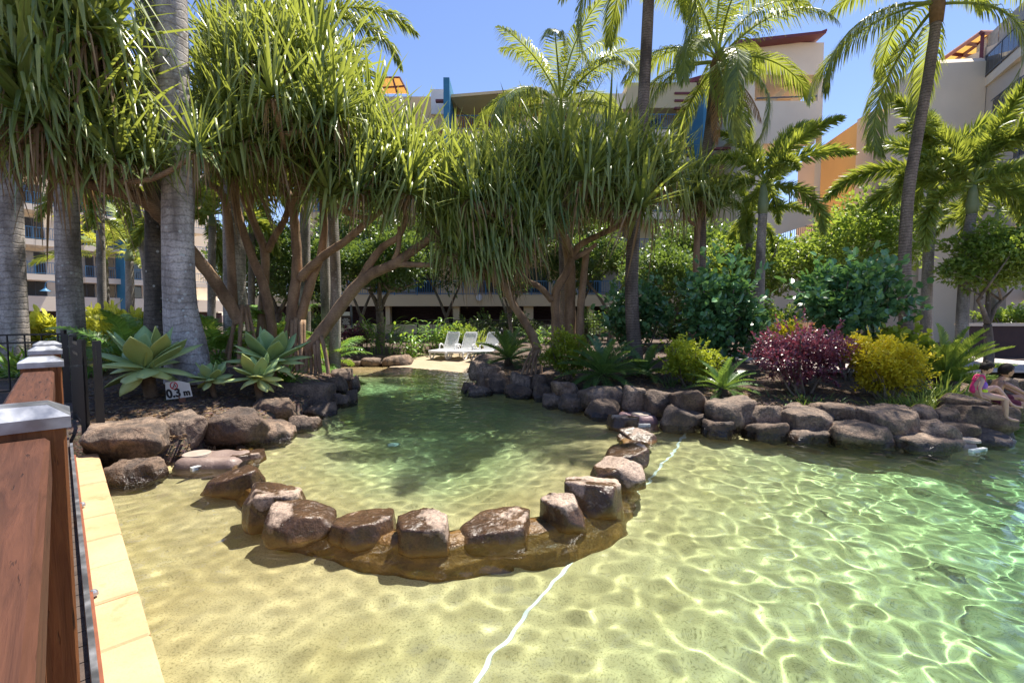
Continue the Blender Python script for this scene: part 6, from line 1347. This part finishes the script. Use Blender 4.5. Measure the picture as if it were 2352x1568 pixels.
def hand(chains, w, d, sd, up, L=.075):
    """palm and five fingers leaving the wrist w along d"""
    d = unit(d); sd = unit(sd - d * np.dot(sd, d)); n_ = np.cross(d, sd); pm = w + d * L * .75; chains.append([(w, .017), (pm, .02)])
    for k, (off, ln_) in enumerate(((-.020, .050), (-.007, .058), (.007, .055), (.020, .043))):
        b = pm + sd * off + d * .008; chains.append([(pm, .02), (b, .009), (b + d * ln_ * .55 - up * .006, .0078), (b + d * ln_ - up * .022, .006)])
    th = w + d * L * .35 - sd * .022; chains.append([(pm, .02), (th, .010), (th + d * .03 - sd * .012, .008), (th + d * .05 - sd * .008 - up * .01, .006)])
def head(par, c, f, s_, size, hairmat, skinmat, bun=False):
    """head with face: f forward, s_ side"""
    f = unit(f); s_ = unit(s_); u = np.cross(f, s_); u = u if u[2] > 0 else -u; S_, Fc = ICO[4]; V = S_.copy()
    x, y, z = V[:, 0].copy(), V[:, 1].copy(), V[:, 2].copy()             # x forward, y side, z up
    sx = .95 + .10 * (x < 0); V[:, 0] = x * sx; V[:, 1] = y * .78 * (1 - .18 * np.clip(-z, 0, 1)); jaw = np.clip(-z - .15, 0, 1); V[:, 0] += .12 * jaw * (x > 0); V[:, 2] = z * 1.12
    def bump(cx, cy, cz, r_, am): dd = (x - cx) ** 2 + (y - cy) ** 2 + (z - cz) ** 2; V[:, 0] += am * np.exp(-dd / r_ ** 2)
    bump(.98, 0, -.10, .16, .24); bump(.9, .3, .05, .16, -.10); bump(.9, -.3, .05, .16, -.10); bump(.88, 0, -.46, .2, .10); bump(.85, 0, -.75, .25, .12); bump(.95, 0, .22, .35, .05); bump(.92, 0, -.36, .10, -.05)
    M_ = np.stack([f, s_, u]); W = V * size @ M_ + c
    hd = MB().add(W, Fc).build('head', skinmat, par, True)
    for s in (-1, 1):
        mb = MB(); V3, F3 = ICO[3]; mb.add((V3 * np.array([.22, .08, .28]) + np.array([-.05, s * .80, -.05])) * size @ M_ + c, F3); mb.build('ear', skinmat, hd, True)
        mb = MB(); mb.add((V3 * np.array([.06, .13, .07]) + np.array([.86, s * .32, .05])) * size @ M_ + c, F3); mb.build('eye', INK, hd, True)
    mb = MB(); mb.add((ICO[3][0] * np.array([.05, .2, .04]) + np.array([.95, 0, -.44])) * size @ M_ + c, ICO[3][1]); mb.build('mouth', plain('lips', (.35, .10, .09), (.3, .09, .08), .5, 9) if 'lips' not in bpy.data.materials else bpy.data.materials['lips'], hd, True)
    H_ = S_.copy(); keep = (H_[:, 2] > .18 + .55 * np.clip(H_[:, 0], 0, 1)) | ((H_[:, 0] < -.05) & (H_[:, 2] > -.55)) | ((H_[:, 0] < .25) & (H_[:, 2] > -.05))
    kf = Fc[keep[Fc].all(1)]; Hv = V * (1.09 + .025 * np.sin(14 * y + 9 * z)[:, None]); used = np.unique(kf); re = np.full(len(Hv), -1); re[used] = np.arange(len(used))
    hr = MB().add(Hv[used] * size @ M_ + c, re[kf]); hr_o = hr.build('hair', hairmat, par, True); sd_ = hr_o.modifiers.new('thick', 'SOLIDIFY'); sd_.thickness = size * .12; sd_.offset = -.6
    r_ = np.random.default_rng(3); mb = MB()
    for i in range(60):
        q = unit(r_.normal(size=3) + np.array([-.4, 0, .8])); b = (q * np.array([.98, .84, 1.18])) * size @ M_ + c; arc = unit(np.cross(q, r_.normal(size=3))) @ M_
        strip(mb, [b, b + (q @ M_) * size * .12 + arc * size * .25, b + arc * size * .55 - np.array([0, 0, size * .10])], [size * .07, size * .06, size * .01], unit(np.cross(arc, q @ M_)), 0)
    if bun:
        V3, F3 = ICO[3]; mb.add((V3 * np.array([.42, .40, .34]) * (1 + .1 * np.sin(V3[:, :1] * 9)) + np.array([-.62, 0, .95])) * size @ M_ + c, F3)
    hl_ = mb.build('hair_locks', hairmat, hr_o, True); hl_['kind'] = 'stuff'
    return hd
# girl: seated on the boulder, leaning forward, near arm propped beside her
GM = .86; GD = 7.12; hip = P(2238, 907, GD); t = thing('person', 'child in a pink one-piece swimsuit with dark tied-up hair, seated on the rocks', 'person', hip - np.array([0, 0, .1])); f = np.array([.93, -.37, 0]); s_ = np.array([-.37, -.93, 0]); B = frame(hip, f, s_, (0, 0, 1.0), GM)
k = .92
hipc = B(0, 0, .02); ch = []; sp1, sp2, neck = B(.0, 0, .14 * k), B(.05, 0, .30 * k), B(.10, 0, .40 * k)
ch.append([(hipc, (.105, .085)), (sp1, (.095, .078)), (sp2, (.10, .080)), (B(.085, 0, .365 * k), .05), (neck, .035), (B(.125, 0, .45 * k), .036)])
for s in (1, -1):
    sh = B(.055, s * .115, .325 * k)
    if s == 1: el, wr, fd = B(-.005, .165, .16 * k), B(.02, .17, -.005), f + np.array([0, 0, -.3])
    else: el, wr, fd = B(.10, -.16, .16 * k), B(.22, -.10, .10 * k), f
    ch.append([(sp2, .09), (sh, .040), ((sh + el) / 2, .035), (el, .029), ((el + wr) / 2, .026), (wr, .018)]); hand(ch, wr, fd, s_ * s, np.array([0, 0, 1.0]))
    hj = B(.03, s * .075, .015)
    if s == 1: kn, an_ = B(.37, .10, -.02), B(.40, .10, -.34)
    else: kn, an_ = B(.33, -.10, .15), B(.55, -.12, -.14)
    ft = an_ + f * .15 + np.array([0, 0, -.05]); ch.append([(hipc, .09), (hj, .075), ((hj + kn) / 2, .066), (kn, .047), ((kn * .6 + an_ * .4), .046), (an_, .026), (an_ + f * .05 - np.array([0, 0, .035]), .028), (ft, .018)])
skinned('body', t, ch, SKIN, m=GM)
ch = [[(B(.018, 0, .012), (.112, .104)), (B(.02, 0, .14 * k), (.104, .096)), (B(.062, 0, .27 * k), (.108, .094)), (B(.072, 0, .312 * k), (.098, .080))]]
skinned('swimsuit', t, ch, PINKS, m=GM)
mb = MB()
for s in (-1, 1): tube(mb, smooth_path([B(.10, s * .065, .30 * k), B(.085, s * .072, .385 * k), B(.02, s * .05, .375 * k), B(-.03, s * .02, .28 * k)], 5), .012, 6)
mb.build('straps', PINKS, t, True)
mb = MB(); V3, F3 = ICO[3]
mb.add(V3 * np.array([.062, .085, .085]) * GM + B(.085, .03, .20 * k), F3); mb.build('purple_panel', PURS, t, True); mb = MB(); mb.add(V3 * np.array([.060, .09, .045]) * GM + B(.088, .03, .10 * k), F3); mb.build('lime_panel', LIMES, t, True)
head(t, B(.155, 0, .535 * k), unit(f * .8 + np.array([.0, .25, -.30])), unit(s_ + np.array([0, 0, 0])), .098 * GM, HAIR, SKIN, True)
# boy: behind her, knees up, arms stretched over his legs
GM = .88; BD = 7.55; hip = P(2284, 925, BD); t = thing('person', 'older child in maroon shorts with short dark hair, legs hanging in the pool', 'person', hip - np.array([0, 0, .1])); f = np.array([.95, -.31, 0]); s_ = np.array([-.31, -.95, 0]); B = frame(hip, f, s_, (0, 0, 1.0), GM)
hipc = B(0, 0, .02); sp1, sp2, neck = B(-.01, 0, .17), B(.03, 0, .36), B(.09, 0, .47); ch = [[(hipc, (.12, .10)), (sp1, (.11, .09)), (sp2, (.125, .095)), (B(.07, 0, .43), .055), (neck, .042), (B(.12, 0, .52), .042)]]
for s in (1, -1):
    sh = B(.05, s * .15, .39); el = B(.30, s * .15, .24); wr = B(.50, s * .10, .10); ch.append([(sp2, .11), (sh, .048), ((sh + el) / 2, .040), (el, .034), ((el + wr) / 2, .030), (wr, .021)]); hand(ch, wr, f * .9 + np.array([0, 0, -.4]), s_ * s, np.array([0, 0, 1.0]), .085)
    hj = B(.04, s * .085, .02); kn = B(.40, s * .11, .12 if s < 0 else .0); an_ = B(.70, s * .12, -.26 if s > 0 else -.2); ft = an_ + f * .19 + np.array([0, 0, -.03])
    ch.append([(hipc, .10), (hj, .085), ((hj + kn) / 2, .075), (kn, .055), (kn * .6 + an_ * .4, .055), (an_, .032), (an_ + f * .06 - np.array([0, 0, .04]), .033), (ft, .02)])
skinned('body', t, ch, SKIN2, m=GM)
ch = [[(B(0, 0, .08), (.13, .11)), (hipc, (.135, .115))]]
for s in (1, -1): hj = B(.04, s * .085, .02); kn = B(.40, s * .11, .12 if s < 0 else .0); ch.append([(hipc, .12), (hj, .105), ((hj + kn) / 2, .098), (kn * .8 + hj * .2, .088)])
skinned('shorts', t, ch, MARS, 1, m=GM)
head(t, B(.15, 0, .60), unit(f + np.array([0, .12, -.16])), s_, .108 * GM, HAIR, SKIN2)
